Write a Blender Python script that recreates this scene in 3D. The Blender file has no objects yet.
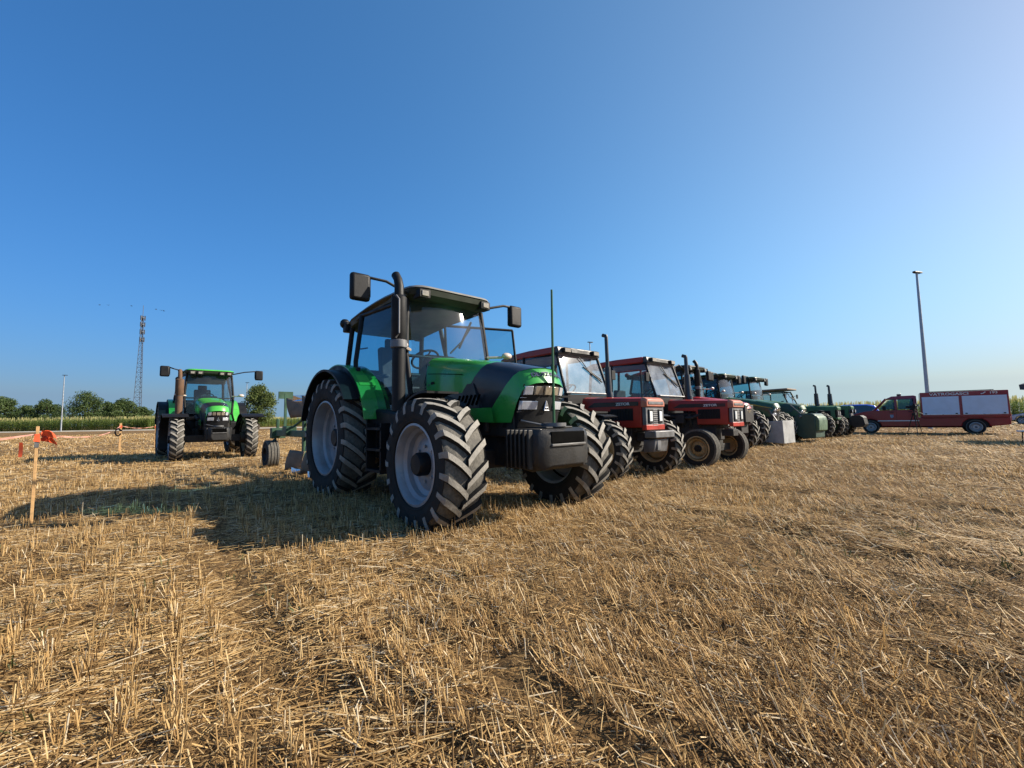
import bpy, math, random
import numpy as np
from mathutils import Matrix, Vector
R = math.radians
random.seed(7); rng = np.random.default_rng(11)
scene = bpy.context.scene
col = scene.collection

# ------------------------------------------------------------------ camera
CAM_H, PITCH, ROLL = 1.03, R(4.6), R(-0.87)
cam_d = bpy.data.cameras.new('camera'); cam = bpy.data.objects.new('camera', cam_d); col.objects.link(cam)
cam_d.sensor_width = 36; cam_d.lens = 442 / 1024 * 36; cam_d.clip_start = 0.05; cam_d.clip_end = 6000
_r, _u, _f = Vector((1, 0, 0)), Vector((0, -math.sin(PITCH), math.cos(PITCH))), Vector((0, math.cos(PITCH), math.sin(PITCH)))
_cr = _r * math.cos(ROLL) + _u * math.sin(ROLL); _cu = _u * math.cos(ROLL) - _r * math.sin(ROLL)
cam.matrix_world = Matrix(((_cr.x, _cu.x, -_f.x, 0), (_cr.y, _cu.y, -_f.y, 0), (_cr.z, _cu.z, -_f.z, CAM_H), (0, 0, 0, 1)))
scene.camera = cam

# ------------------------------------------------------------------ sky, sun, exposure
SUN_EL, SUN_AZ, EXPO = R(31.5), R(84), 0.8       # azimuth clockwise from +Y
world = bpy.data.worlds.new('World'); scene.world = world; world.use_nodes = True
wn = world.node_tree.nodes; wl = world.node_tree.links
bg = wn['Background']; sky = wn.new('ShaderNodeTexSky'); sky.sky_type = 'NISHITA'; sky.sun_disc = False
sky.sun_elevation = SUN_EL; sky.sun_rotation = SUN_AZ; sky.altitude = 0; sky.air_density = 1.0; sky.dust_density = 0.5; sky.ozone_density = 3.0
SKY_STRENGTH = 0.1
def wmath(op, a, b=None):
    m = wn.new('ShaderNodeMath'); m.operation = op
    for i, v in enumerate((a, b)):
        if v is None: continue
        if isinstance(v, (int, float)): m.inputs[i].default_value = v
        else: wl.new(v, m.inputs[i])
    return m.outputs[0]
stc = wn.new('ShaderNodeTexCoord'); sxyz = wn.new('ShaderNodeSeparateXYZ'); cxyz = wn.new('ShaderNodeCombineXYZ'); wl.new(stc.outputs['Generated'], sxyz.inputs[0])
wl.new(sxyz.outputs[0], cxyz.inputs[0]); wl.new(sxyz.outputs[1], cxyz.inputs[1]); wl.new(wmath('MAXIMUM', sxyz.outputs[2], 0.06), cxyz.inputs[2]); wl.new(cxyz.outputs[0], sky.inputs[0])
# colour of a hazy summer sky: the Nishita sky with a wider aureole round the sun and a pale band low down
dotn = wn.new('ShaderNodeVectorMath'); dotn.operation = 'DOT_PRODUCT'; wl.new(stc.outputs['Generated'], dotn.inputs[0])
dotn.inputs[1].default_value = (math.cos(SUN_EL) * math.sin(SUN_AZ), math.cos(SUN_EL) * math.cos(SUN_AZ), math.sin(SUN_EL))
cc = wmath('MINIMUM', wmath('MAXIMUM', dotn.outputs['Value'], -0.6), 0.92); c2 = wmath('MULTIPLY', cc, cc)
hz = wmath('POWER', 2.71828, wmath('MULTIPLY', wmath('MAXIMUM', sxyz.outputs[2], 0.05), -1 / 0.12))
sep = wn.new('ShaderNodeSeparateColor'); com = wn.new('ShaderNodeCombineColor'); wl.new(sky.outputs[0], sep.inputs[0])
hc = wmath('MULTIPLY', hz, wmath('MAXIMUM', cc, 0.0))
for ch, (a0, a1, a2, a3, a4) in enumerate(((-.33, .86, .25, .0, -1.30), (.39, .501, -.342, -.80, -.5), (.68, .242, -.539, -.82, -.3))):
    ex_ = wmath('ADD', wmath('ADD', wmath('MULTIPLY', cc, a1), wmath('MULTIPLY', c2, a2)), wmath('ADD', wmath('ADD', wmath('MULTIPLY', hz, a3), wmath('MULTIPLY', hc, a4)), a0 - EXPO * math.log(2)))
    wl.new(wmath('MULTIPLY', sep.outputs[ch], wmath('POWER', 2.71828, ex_)), com.inputs[ch])
wl.new(com.outputs[0], bg.inputs['Color']); bg.inputs['Strength'].default_value = SKY_STRENGTH
sun_d = bpy.data.lights.new('sun', 'SUN'); sun_d.energy = 5.0; sun_d.angle = R(0.53); sun_d.color = (1.0, 0.905, 0.765)
sun = bpy.data.objects.new('sun', sun_d); col.objects.link(sun)
sd = Vector((math.cos(SUN_EL) * math.sin(SUN_AZ), math.cos(SUN_EL) * math.cos(SUN_AZ), math.sin(SUN_EL)))
sun.rotation_euler = sd.to_track_quat('Z', 'Y').to_euler(); sun.location = (30, 10, 30)
scene.view_settings.view_transform = 'Standard'; scene.view_settings.look = 'None'
scene.view_settings.exposure = EXPO; scene.view_settings.gamma = 1.0
scene.render.engine = 'CYCLES'; scene.cycles.use_denoising = True
scene.cycles.max_bounces = 6; scene.cycles.transparent_max_bounces = 12; scene.cycles.diffuse_bounces = 3

# ------------------------------------------------------------------ materials
def new_mat(name):
    m = bpy.data.materials.new(name); m.use_nodes = True
    return m, m.node_tree.nodes, m.node_tree.links, m.node_tree.nodes['Principled BSDF']

def mat(name, c, rough=0.5, metal=0.0, vary=0.25, scale=6.0, dust=0.0, dust_col=(0.30, 0.24, 0.16), bump=0.0, coat=0.0, bscale=60.0, spec=0.5):
    m, n, l, b = new_mat(name)
    tc = n.new('ShaderNodeTexCoord'); nz = n.new('ShaderNodeTexNoise'); nz.inputs['Scale'].default_value = scale; nz.inputs['Detail'].default_value = 5
    l.new(tc.outputs['Object'], nz.inputs['Vector'])
    mr = n.new('ShaderNodeMapRange'); mr.inputs['From Min'].default_value = 0.3; mr.inputs['From Max'].default_value = 0.7
    mr.inputs['To Min'].default_value = 1 - vary; mr.inputs['To Max'].default_value = 1 + vary
    l.new(nz.outputs['Fac'], mr.inputs['Value'])
    mx = n.new('ShaderNodeMix'); mx.data_type = 'RGBA'; mx.blend_type = 'MULTIPLY'; mx.inputs[0].default_value = 1
    mx.inputs[6].default_value = (*c, 1); l.new(mr.outputs[0], mx.inputs[7]); out = mx.outputs[2]
    if dust:
        n2 = n.new('ShaderNodeTexNoise'); n2.inputs['Scale'].default_value = scale * 2.7; n2.inputs['Detail'].default_value = 8; n2.inputs['Roughness'].default_value = 0.7
        l.new(tc.outputs['Object'], n2.inputs['Vector'])
        m2 = n.new('ShaderNodeMapRange'); m2.inputs['From Min'].default_value = 0.42; m2.inputs['From Max'].default_value = 0.75; m2.inputs['To Max'].default_value = dust
        m2.inputs['To Min'].default_value = dust * 0.25
        l.new(n2.outputs['Fac'], m2.inputs['Value'])
        d = n.new('ShaderNodeMix'); d.data_type = 'RGBA'; l.new(m2.outputs[0], d.inputs[0]); l.new(out, d.inputs[6]); d.inputs[7].default_value = (*dust_col, 1); out = d.outputs[2]
    l.new(out, b.inputs['Base Color'])
    r2 = n.new('ShaderNodeMapRange'); r2.inputs['From Min'].default_value = 0.3; r2.inputs['From Max'].default_value = 0.7
    r2.inputs['To Min'].default_value = max(0.03, rough * 0.8); r2.inputs['To Max'].default_value = min(1, rough * 1.25 + dust * 0.2)
    l.new(nz.outputs['Fac'], r2.inputs['Value']); l.new(r2.outputs[0], b.inputs['Roughness'])
    b.inputs['Metallic'].default_value = metal; b.inputs['Coat Weight'].default_value = coat; b.inputs['Coat Roughness'].default_value = 0.08
    b.inputs['Specular IOR Level'].default_value = spec
    if bump:
        bp = n.new('ShaderNodeBump'); bp.inputs['Strength'].default_value = bump; bp.inputs['Distance'].default_value = 0.01
        n3 = n.new('ShaderNodeTexNoise'); n3.inputs['Scale'].default_value = bscale; n3.inputs['Detail'].default_value = 6
        l.new(tc.outputs['Object'], n3.inputs['Vector']); l.new(n3.outputs['Fac'], bp.inputs['Height']); l.new(bp.outputs[0], b.inputs['Normal'])
    return m

def glass_mat(name, tint=(0.5, 0.8, 0.82), dust=0.06, dust_col=(0.6, 0.6, 0.58), ior=1.5):
    m, n, l, b = new_mat(name); n.remove(b); o = n['Material Output']
    t = n.new('ShaderNodeBsdfTransparent'); t.inputs[0].default_value = (*tint, 1)
    g = n.new('ShaderNodeBsdfGlossy'); g.inputs['Roughness'].default_value = 0.04; g.inputs['Color'].default_value = (0.95, 0.97, 1, 1)
    fr = n.new('ShaderNodeFresnel'); ge = n.new('ShaderNodeNewGeometry'); im = n.new('ShaderNodeMapRange'); im.inputs['To Min'].default_value = ior; im.inputs['To Max'].default_value = 1 / ior
    l.new(ge.outputs['Backfacing'], im.inputs['Value']); l.new(im.outputs[0], fr.inputs['IOR'])
    ms = n.new('ShaderNodeMixShader'); l.new(fr.outputs[0], ms.inputs[0]); l.new(t.outputs[0], ms.inputs[1]); l.new(g.outputs[0], ms.inputs[2])
    d = n.new('ShaderNodeBsdfDiffuse'); d.inputs[0].default_value = (*dust_col, 1)
    tc = n.new('ShaderNodeTexCoord'); nz = n.new('ShaderNodeTexNoise'); nz.inputs['Scale'].default_value = 5; nz.inputs['Detail'].default_value = 6
    l.new(tc.outputs['Object'], nz.inputs['Vector'])
    mr = n.new('ShaderNodeMapRange'); mr.inputs['From Min'].default_value = 0.35; mr.inputs['From Max'].default_value = 0.75
    mr.inputs['To Min'].default_value = dust * 0.6; mr.inputs['To Max'].default_value = dust * 1.5
    l.new(nz.outputs['Fac'], mr.inputs['Value'])
    m2 = n.new('ShaderNodeMixShader'); l.new(mr.outputs[0], m2.inputs[0]); l.new(ms.outputs[0], m2.inputs[1]); l.new(d.outputs[0], m2.inputs[2])
    l.new(m2.outputs[0], o.inputs['Surface'])
    return m

K = {}
K['lime'] = mat('lime_paint', (0.020, 0.30, 0.035), 0.3, 0, 0.16, 3, dust=0.16, dust_col=(.22, .24, .15), coat=0.4)
K['lime_bright'] = mat('bright_lime_paint', (0.06, 0.42, 0.05), 0.3, 0, 0.12, 3, dust=0.10, coat=0.5)
K['jd'] = mat('deep_green_paint', (0.012, 0.075, 0.025), 0.35, 0, 0.15, 3, dust=0.10, coat=0.3)
K['oldgreen'] = mat('old_green_paint', (0.02, 0.11, 0.04), 0.5, 0, 0.25, 3, dust=0.15)
K['darkgreen'] = mat('dark_green_paint', (0.012, 0.05, 0.035), 0.5, 0, 0.25, 3, dust=0.1)
K['palegreen'] = mat('pale_green_paint', (0.055, 0.12, 0.065), 0.5, 0, 0.2, 3, dust=0.15)
K['red'] = mat('faded_red_paint', (0.36, 0.026, 0.012), 0.38, 0, 0.18, 4, dust=0.02, dust_col=(.3, .1, .07))
K['red_new'] = mat('bright_red_paint', (0.38, 0.022, 0.03), 0.3, 0, 0.12, 4, dust=0.08, coat=0.4)
K['redtruck'] = mat('fire_red_paint', (0.26, 0.005, 0.012), 0.35, 0, 0.1, 2, dust=0.0, coat=0.5)
K['black'] = mat('black_plastic', (0.006, 0.006, 0.007), 0.55, 0, 0.2, 6, dust=0.01, bump=0.1, spec=.3)
K['blackpaint'] = mat('black_paint', (0.014, 0.014, 0.018), 0.34, 0, 0.15, 3, dust=0.05, coat=0.2)
K['chassis'] = mat('engine_iron', (0.016, 0.016, 0.017), 0.6, 0.2, 0.4, 9, dust=0.12, bump=0.4, bscale=25)
K['castiron'] = mat('grey_cast_weight', (0.009, 0.0093, 0.010), 0.55, 0.1, 0.25, 5, dust=0.06, bump=0.2)
K['rubber'] = mat('tyre_rubber', (0.017, 0.016, 0.015), 0.85, 0, 0.3, 8, dust=0.16, dust_col=(0.10, 0.085, 0.065), bump=0.3, spec=.25)
K['carcass'] = mat('tread_bed_rubber', (0.065, 0.06, 0.053), 0.85, 0, 0.35, 10, dust=0.6, dust_col=(0.26, 0.24, 0.20), bump=0.4, spec=.25)  # bed darker than the lug tops, shade between lugs put into its colour
K['tread'] = mat('dusty_tread_rubber', (0.21, 0.195, 0.17), 0.85, 0, 0.35, 10, dust=0.6, dust_col=(0.42, 0.39, 0.33), bump=0.4)
K['rim_grey'] = mat('silver_grey_rim', (0.34, 0.345, 0.36), 0.42, 0.3, 0.15, 5, dust=0.35, dust_col=(0.16, 0.14, 0.12))
K['rim_tan'] = mat('tan_rim', (0.36, 0.25, 0.12), 0.55, 0, 0.25, 6, dust=0.15)
K['rim_yellow'] = mat('yellow_rim', (0.55, 0.38, 0.03), 0.5, 0, 0.2, 6, dust=0.3)
K['rim_white'] = mat('white_rim', (0.5, 0.5, 0.5), 0.4, 0.3, 0.15, 6, dust=0.2)
K['roofgrey'] = mat('silver_grey_roof', (0.20, 0.195, 0.18), 0.45, 0, 0.15, 3, dust=0.15)
K['roofdark'] = mat('olive_black_trim', (0.018, 0.026, 0.014), 0.5, 0, 0.2, 4)
K['silver'] = mat('silver_metal', (0.55, 0.55, 0.56), 0.3, 0.8, 0.15, 6)
K['chrome'] = mat('bright_trim', (0.65, 0.65, 0.66), 0.2, 0.9, 0.1, 6)
K['lamp'] = mat('lamp_lens', (0.62, 0.65, 0.70), 0.12, 0.3, 0.12, 25, coat=1.0)
K['lamp_amber'] = mat('smoked_lamp_lens', (0.34, 0.29, 0.22), 0.15, 0.3, 0.2, 25, coat=1.0)
K['amber'] = mat('amber_lens', (0.7, 0.18, 0.02), 0.2, 0, 0.1, 20, coat=1.0)
K['redlens'] = mat('red_lens', (0.5, 0.02, 0.02), 0.2, 0, 0.1, 20, coat=1.0)
K['rust'] = mat('rusty_exhaust', (0.11, 0.055, 0.03), 0.75, 0.2, 0.4, 7, dust=0.2)
K['white'] = mat('white_paint', (0.75, 0.75, 0.73), 0.45, 0, 0.08, 5, dust=0.08)
K['bluetext'] = mat('navy_lettering', (0.01, 0.015, 0.09), 0.4, 0, 0.05, 5)
K['yellow'] = mat('yellow_stripe', (0.6, 0.42, 0.03), 0.4, 0, 0.1, 5)
K['concrete'] = mat('concrete_weight', (0.36, 0.36, 0.35), 0.8, 0, 0.3, 3, dust=0.3, dust_col=(0.2, 0.18, 0.15), bump=0.3)
K['galv'] = mat('galvanised_steel', (0.36, 0.38, 0.40), 0.45, 0.7, 0.12, 4)
K['wood'] = mat('pale_stake_wood', (0.46, 0.27, 0.11), 0.7, 0, 0.25, 18, dust=0.1, bump=0.3)
K['tape'] = mat('orange_tape', (0.70, 0.10, 0.03), 0.45, 0, 0.15, 10)
K['tape_pale'] = mat('faded_pink_tape', (0.62, 0.30, 0.22), 0.5, 0, 0.3, 12)
K['bare'] = mat('scoured_steel', (0.62, 0.63, 0.65), 0.25, 0.9, 0.15, 6)
K['rustplate'] = mat('rusty_mouldboard', (0.20, 0.14, 0.10), 0.7, 0.2, 0.45, 5, dust=0.35, bump=0.3)
K['seat'] = mat('seat_cloth', (0.03, 0.03, 0.035), 0.9, 0, 0.2, 10)
K['bluepaint'] = mat('blue_car_paint', (0.05, 0.16, 0.75), 0.35, 0, 0.08, 3, coat=0.5)
K['silverpaint'] = mat('silver_car_paint', (0.32, 0.36, 0.42), 0.3, 0.6, 0.06, 3, coat=0.6)
K['shutter'] = mat('grey_roller_shutter', (0.62, 0.72, 0.84), 0.4, 0.1, 0.06, 3, dust=0.06)
K['fabric'] = mat('dark_parasol_cloth', (0.05, 0.055, 0.07), 0.9, 0, 0.15, 8)
K['bark'] = mat('bark', (0.08, 0.06, 0.045), 0.9, 0, 0.3, 8, bump=0.5)
K['feather'] = mat('dark_feathers', (0.02, 0.02, 0.022), 0.8, 0, 0.2, 8)
K['glass'] = glass_mat('tinted_cab_glass', (0.44, 0.70, 0.78), 0.025)
K['glass_side'] = glass_mat('tinted_side_glass', (0.36, 0.63, 0.73), 0.012)
K['glass_pale'] = glass_mat('dusty_sky_sheen_glass', (0.74, 0.86, 0.88), 0.17, (0.70, 0.76, 0.82))  # pale diffuse layer: dust plus bright sky reflection put into the colour
K['glass_clear'] = glass_mat('dusty_clear_glass', (0.62, 0.76, 0.78), 0.10)
K['glass_dark'] = glass_mat('dark_car_glass', (0.10, 0.14, 0.15), 0.03)

# ------------------------------------------------------------------ mesh helper
class MB:
    def __init__(s): s.v = []; s.f = []; s.m = []
    def add(s, vs, fs, mi=0):
        o = len(s.v); s.v += [tuple(p) for p in vs]; s.f += [tuple(i + o for i in f) for f in fs]; s.m += [mi] * len(fs); return s
    def box(s, c, d, rot=None, mi=0):
        vs = []
        for x in (-.5, .5):
            for y in (-.5, .5):
                for z in (-.5, .5):
                    p = Vector((x * d[0], y * d[1], z * d[2]))
                    if rot is not None: p = rot @ p
                    vs.append(p + Vector(c))
        return s.add(vs, [(0, 1, 3, 2), (4, 6, 7, 5), (0, 4, 5, 1), (2, 3, 7, 6), (0, 2, 6, 4), (1, 5, 7, 3)], mi)
    def prism(s, poly, y0, y1, mi=0, axis='y'):
        n = len(poly); vs = []
        for y in (y0, y1):
            for a, b in poly:
                vs.append((a, y, b) if axis == 'y' else ((y, a, b) if axis == 'x' else (a, b, y)))
        fs = [tuple(range(n))[::-1], tuple(range(n, 2 * n))] + [(i, (i + 1) % n, n + (i + 1) % n, n + i) for i in range(n)]
        return s.add(vs, fs, mi)
    def loft(s, rings, closed=True, caps=True, mi=0):
        n = len(rings[0]); vs = [p for r in rings for p in r]; fs = []
        for k in range(len(rings) - 1):
            for i in range(n if closed else n - 1):
                j = (i + 1) % n; fs.append((k * n + i, k * n + j, (k + 1) * n + j, (k + 1) * n + i))
        if caps and closed: fs += [tuple(range(n))[::-1], tuple(range((len(rings) - 1) * n, len(rings) * n))]
        return s.add(vs, fs, mi)
    def tube(s, pts, r, n=8, mi=0, caps=True):
        pts = [Vector(p) for p in pts]; rs = r if isinstance(r, (list, tuple)) else [r] * len(pts); rings = []
        for i, p in enumerate(pts):
            d = (pts[min(i + 1, len(pts) - 1)] - pts[max(i - 1, 0)]).normalized()
            a = d.cross(Vector((0, 0, 1)) if abs(d.z) < .9 else Vector((1, 0, 0))).normalized(); b = d.cross(a)
            rings.append([p + a * rs[i] * math.cos(t) + b * rs[i] * math.sin(t) for t in [2 * math.pi * k / n for k in range(n)]])
        return s.loft(rings, True, caps, mi)
    def lathe(s, prof, n=32, c=(0, 0, 0), mi=0, axis='y'):
        rings = []
        for k in range(n):
            t = 2 * math.pi * k / n; ct, st = math.cos(t), math.sin(t)
            if axis == 'y': rings.append([(c[0] + r * ct, c[1] + a, c[2] + r * st) for r, a in prof])
            else: rings.append([(c[0] + r * ct, c[1] + r * st, c[2] + a) for r, a in prof])
        m = len(prof); vs = [p for r in rings for p in r]
        fs = [(k * m + i, k * m + i + 1, ((k + 1) % n) * m + i + 1, ((k + 1) % n) * m + i) for k in range(n) for i in range(m - 1)]
        return s.add(vs, fs, mi)
    def ball(s, c, r, n=10, mi=0, sx=1, sy=1, sz=1):
        prof = [(r * math.sin(math.pi * k / n) + 1e-4, -r * math.cos(math.pi * k / n)) for k in range(n + 1)]
        o = len(s.v); s.lathe(prof, n * 2, (0, 0, 0), mi, 'z')
        for i in range(o, len(s.v)):
            x, y, z = s.v[i]; s.v[i] = (x * sx + c[0], y * sy + c[1], z * sz + c[2])
        return s
    def arc(s, cx, cz, r, a0, a1, y0, y1, th=0.02, n=16, mi=0):
        rings = []
        for k in range(n + 1):
            t = a0 + (a1 - a0) * k / n; c, q = math.cos(t), math.sin(t)
            rings.append([(cx + rr * c, y, cz + rr * q) for rr, y in ((r, y0), (r, y1), (r + th, y1), (r + th, y0))])
        return s.loft(rings, True, True, mi)
    def build(s, name, mats, parent=None, loc=(0, 0, 0), rotz=0.0, bevel=0.0, angle=38, smooth=True):
        me = bpy.data.meshes.new(name); me.from_pydata(s.v, [], s.f)
        for m in (mats if isinstance(mats, (list, tuple)) else [mats]): me.materials.append(K[m] if isinstance(m, str) else m)
        me.polygons.foreach_set('material_index', s.m); me.update()
        import bmesh
        bm = bmesh.new(); bm.from_mesh(me); bmesh.ops.recalc_face_normals(bm, faces=bm.faces); bm.to_mesh(me); bm.free()
        if smooth:
            me.polygons.foreach_set('use_smooth', [True] * len(me.polygons)); me.set_sharp_from_angle(angle=R(angle))
        o = bpy.data.objects.new(name, me); col.objects.link(o); o.location = loc; o.rotation_euler = (0, 0, rotz)
        if parent is not None: o.parent = parent
        if bevel:
            b = o.modifiers.new('bevel', 'BEVEL'); b.width = bevel; b.segments = 2; b.limit_method = 'ANGLE'; b.angle_limit = R(35)
        return o

def empty(name, loc=(0, 0, 0), rotz=0.0, parent=None):
    o = bpy.data.objects.new(name, None); col.objects.link(o); o.location = loc; o.rotation_euler = (0, 0, rotz); o.empty_display_size = 0.2
    if parent is not None: o.parent = parent
    return o
def tag(o, label=None, cat=None, group=None, kind=None):
    if label: o['label'] = label
    if cat: o['category'] = cat
    if group: o['group'] = group
    if kind: o['kind'] = kind
    return o
def thing(name, label, cat, loc, rotz=0.0, group=None): return tag(empty(name, loc, rotz), label, cat, group)
def text(body, size, depth, matname, parent, M, name='lettering', align='CENTER', squash=1.0):
    cu = bpy.data.curves.new(name, 'FONT'); cu.body = body; cu.size = size; cu.extrude = depth; cu.align_x = align; cu.align_y = 'CENTER'
    cu.offset = size * 0.02
    t = bpy.data.objects.new(name, cu); col.objects.link(t); bpy.context.view_layer.update()
    me = bpy.data.meshes.new_from_object(t.evaluated_get(bpy.context.evaluated_depsgraph_get()))
    bpy.data.objects.remove(t); me.materials.clear(); me.materials.append(K[matname]); me.transform(Matrix.Diagonal((squash, 1, 1, 1)))
    o = bpy.data.objects.new(name, me); col.objects.link(o); o.parent = parent; o.matrix_local = M; return o
def frame(o, xdir, ydir):
    x = Vector(xdir).normalized(); z = x.cross(Vector(ydir)).normalized(); y = z.cross(x)
    return Matrix(((x.x, y.x, z.x, o[0]), (x.y, y.y, z.y, o[1]), (x.z, y.z, z.z, o[2]), (0, 0, 0, 1)))
def pane(pts, mats, name, parent, th=0.006):
    a, b, c = Vector(pts[0]), Vector(pts[1]), Vector(pts[-1]); nrm = (b - a).cross(c - a).normalized() * th
    n = len(pts); m = MB(); m.add([Vector(p) for p in pts], [tuple(range(n))])
    return m.build(name, mats, parent, smooth=False)

# ------------------------------------------------------------------ setting: ground
def vnoise(x, y, seed=0):
    xi = np.floor(x).astype(np.int64); yi = np.floor(y).astype(np.int64); xf = x - xi; yf = y - yi
    def hsh(a, b):
        h = (a * 374761393 + b * 668265263 + seed * 974634777) & 0x7fffffff
        h = ((h ^ (h >> 13)) * 1274126177) & 0x7fffffff
        return ((h ^ (h >> 16)) & 0xffff) / 65535.0
    u = xf * xf * (3 - 2 * xf); v = yf * yf * (3 - 2 * yf)
    return (hsh(xi, yi) * (1 - u) + hsh(xi + 1, yi) * u) * (1 - v) + (hsh(xi, yi + 1) * (1 - u) + hsh(xi + 1, yi + 1) * u) * v
ROW = R(-53); RU = (math.cos(ROW), math.sin(ROW)); RV = (-RU[1], RU[0])
def seg_d(x, y, pts):
    d = np.full_like(x, 1e9)
    for (ax, ay), (bx, by) in zip(pts[:-1], pts[1:]):
        t = np.clip(((x - ax) * (bx - ax) + (y - ay) * (by - ay)) / ((bx - ax) ** 2 + (by - ay) ** 2), 0, 1)
        d = np.minimum(d, np.hypot(x - ax - t * (bx - ax), y - ay - t * (by - ay)))
    return d
TRACKS = [[(0.2, 11.5), (2.5, 7.63), (3.41, 6.54), (4.4, 5.5), (5.6, 3.9), (8.0, 1.0)], [(0.9, 6.3), (2.03, 4.81), (2.6, 3.6), (3.3, 2.6)], [(-3.4, 5.1), (-2.35, 3.69), (-0.9, 1.8)]]
def gh(x, y):
    r = np.hypot(x, y); fade = 1 / (1 + (r / 25) ** 2)
    z = (vnoise(x * 1.1, y * 1.1, 1) - .5) * .06 + (vnoise(x * 4, y * 4, 2) - .5) * .055 + (vnoise(x * 11, y * 11, 3) - .5) * .035 + (vnoise(x * 27, y * 27, 4) - .5) * .012
    for k, t in enumerate(TRACKS):
        d = seg_d(x, y, t); z = z - (.085, .05, .035)[k] * np.exp(-(d / .16) ** 2)
    return z * fade - 0.012
def trackd(x, y): return np.minimum(seg_d(x, y, TRACKS[0]), seg_d(x, y, TRACKS[2]))

def np_mesh(name, V, F, mats, attr=None, parent=None, smooth=False):
    me = bpy.data.meshes.new(name); nv, nf, k = len(V), len(F), F.shape[1]
    me.vertices.add(nv); me.vertices.foreach_set('co', np.ascontiguousarray(V, np.float32).ravel())
    me.loops.add(nf * k); me.loops.foreach_set('vertex_index', np.ascontiguousarray(F, np.int32).ravel())
    me.polygons.add(nf); me.polygons.foreach_set('loop_start', np.arange(0, nf * k, k, dtype=np.int32))
    me.update(calc_edges=True); me.validate()
    if attr is not None:
        a = me.attributes.new('tint', 'FLOAT', 'FACE'); a.data.foreach_set('value', np.ascontiguousarray(attr, np.float32))
    if smooth: me.polygons.foreach_set('use_smooth', np.ones(nf, bool))
    for m in (mats if isinstance(mats, (list, tuple)) else [mats]): me.materials.append(m)
    o = bpy.data.objects.new(name, me); col.objects.link(o)
    if parent is not None: o.parent = parent
    return o

def ground_mat():
    m, n, l, b = new_mat('stubble_soil')
    g = n.new('ShaderNodeNewGeometry')
    def noise(s, d=6, ro=.6):
        t = n.new('ShaderNodeTexNoise'); t.inputs['Scale'].default_value = s; t.inputs['Detail'].default_value = d; t.inputs['Roughness'].default_value = ro
        l.new(g.outputs['Position'], t.inputs['Vector']); return t.outputs['Fac']
    ramp = n.new('ShaderNodeValToRGB'); l.new(noise(38, 8, .75), ramp.inputs[0]); e = ramp.color_ramp.elements
    e[0].position = .34; e[0].color = (.024, .017, .011, 1); e[1].position = .66; e[1].color = (.40, .26, .11, 1)
    x = e.new(.5); x.color = (.18, .112, .05, 1)
    r2 = n.new('ShaderNodeValToRGB'); l.new(noise(.35, 5), r2.inputs[0]); e = r2.color_ramp.elements
    e[0].position = .35; e[0].color = (.78, .74, .70, 1); e[1].position = .65; e[1].color = (1.12, 1.08, 1.0, 1)
    mx = n.new('ShaderNodeMix'); mx.data_type = 'RGBA'; mx.blend_type = 'MULTIPLY'; mx.inputs[0].default_value = 1
    l.new(ramp.outputs[0], mx.inputs[6]); l.new(r2.outputs[0], mx.inputs[7]); l.new(mx.outputs[2], b.inputs['Base Color'])
    b.inputs['Roughness'].default_value = .95; b.inputs['Specular IOR Level'].default_value = .15
    bp = n.new('ShaderNodeBump'); bp.inputs['Strength'].default_value = .9; bp.inputs['Distance'].default_value = .05
    l.new(noise(22, 8, .7), bp.inputs['Height']); l.new(bp.outputs[0], b.inputs['Normal'])
    return m
rad = np.concatenate([np.geomspace(.25, 14, 330), np.geomspace(14.3, 3500, 120)])
ang = np.concatenate([np.linspace(R(25), R(155), 560), np.linspace(R(155), R(385), 90)[1:-1]])
RR, AA = np.meshgrid(rad, ang, indexing='ij'); GX, GY = RR * np.cos(AA), RR * np.sin(AA); GZ = gh(GX, GY)
nr, na = RR.shape; idx = np.arange(nr * na).reshape(nr, na)
q = np.stack([idx[:-1, :], idx[1:, :], np.roll(idx, -1, 1)[1:, :], np.roll(idx, -1, 1)[:-1, :]], -1).reshape(-1, 4)
ground = np_mesh('ground', np.stack([GX, GY, GZ], -1).reshape(-1, 3), q, ground_mat(), smooth=True)
tag(ground, kind='structure')
# centre cap under the camera so the sheet has no hole
capm = MB(); capm.add([(.26 * math.cos(t), .26 * math.sin(t), -.05) for t in np.linspace(0, 2 * math.pi, 24, endpoint=False)], [tuple(range(24))])
tag(capm.build('ground', ground.data.materials[0]), kind='structure')

def strip(name, pts, w, z, matname):
    P = [Vector((*p, 0)) for p in pts]; V = []
    for i, p in enumerate(P):
        d = (P[min(i + 1, len(P) - 1)] - P[max(0, i - 1)]).normalized(); s = Vector((-d.y, d.x, 0)) * w / 2
        V += [p - s + Vector((0, 0, z)), p + s + Vector((0, 0, z))]
    m = MB(); m.add(V, [(2 * i, 2 * i + 2, 2 * i + 3, 2 * i + 1) for i in range(len(P) - 1)])
    return tag(m.build(name, matname), kind='structure')
K['road'] = mat('pale_farm_road', (.40, .36, .28), .9, 0, .2, .4, bump=.2)
rm = MB(); RP = [(-190, 86), (-120, 89), (-78, 92), (-40, 96), (60, 104), (160, 118)]
rm.loft([[(x, y - 4.2, -.05), (x, y - 2.4, .12), (x, y + 2.4, .12), (x, y + 4.2, -.05)] for x, y in RP], False, False); tag(rm.build('road', 'road'), kind='structure')
strip('road', [(16, 110), (37.5, 56), (44.8, 37.6), (58, 4)], 4.5, .02, 'road')

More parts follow.
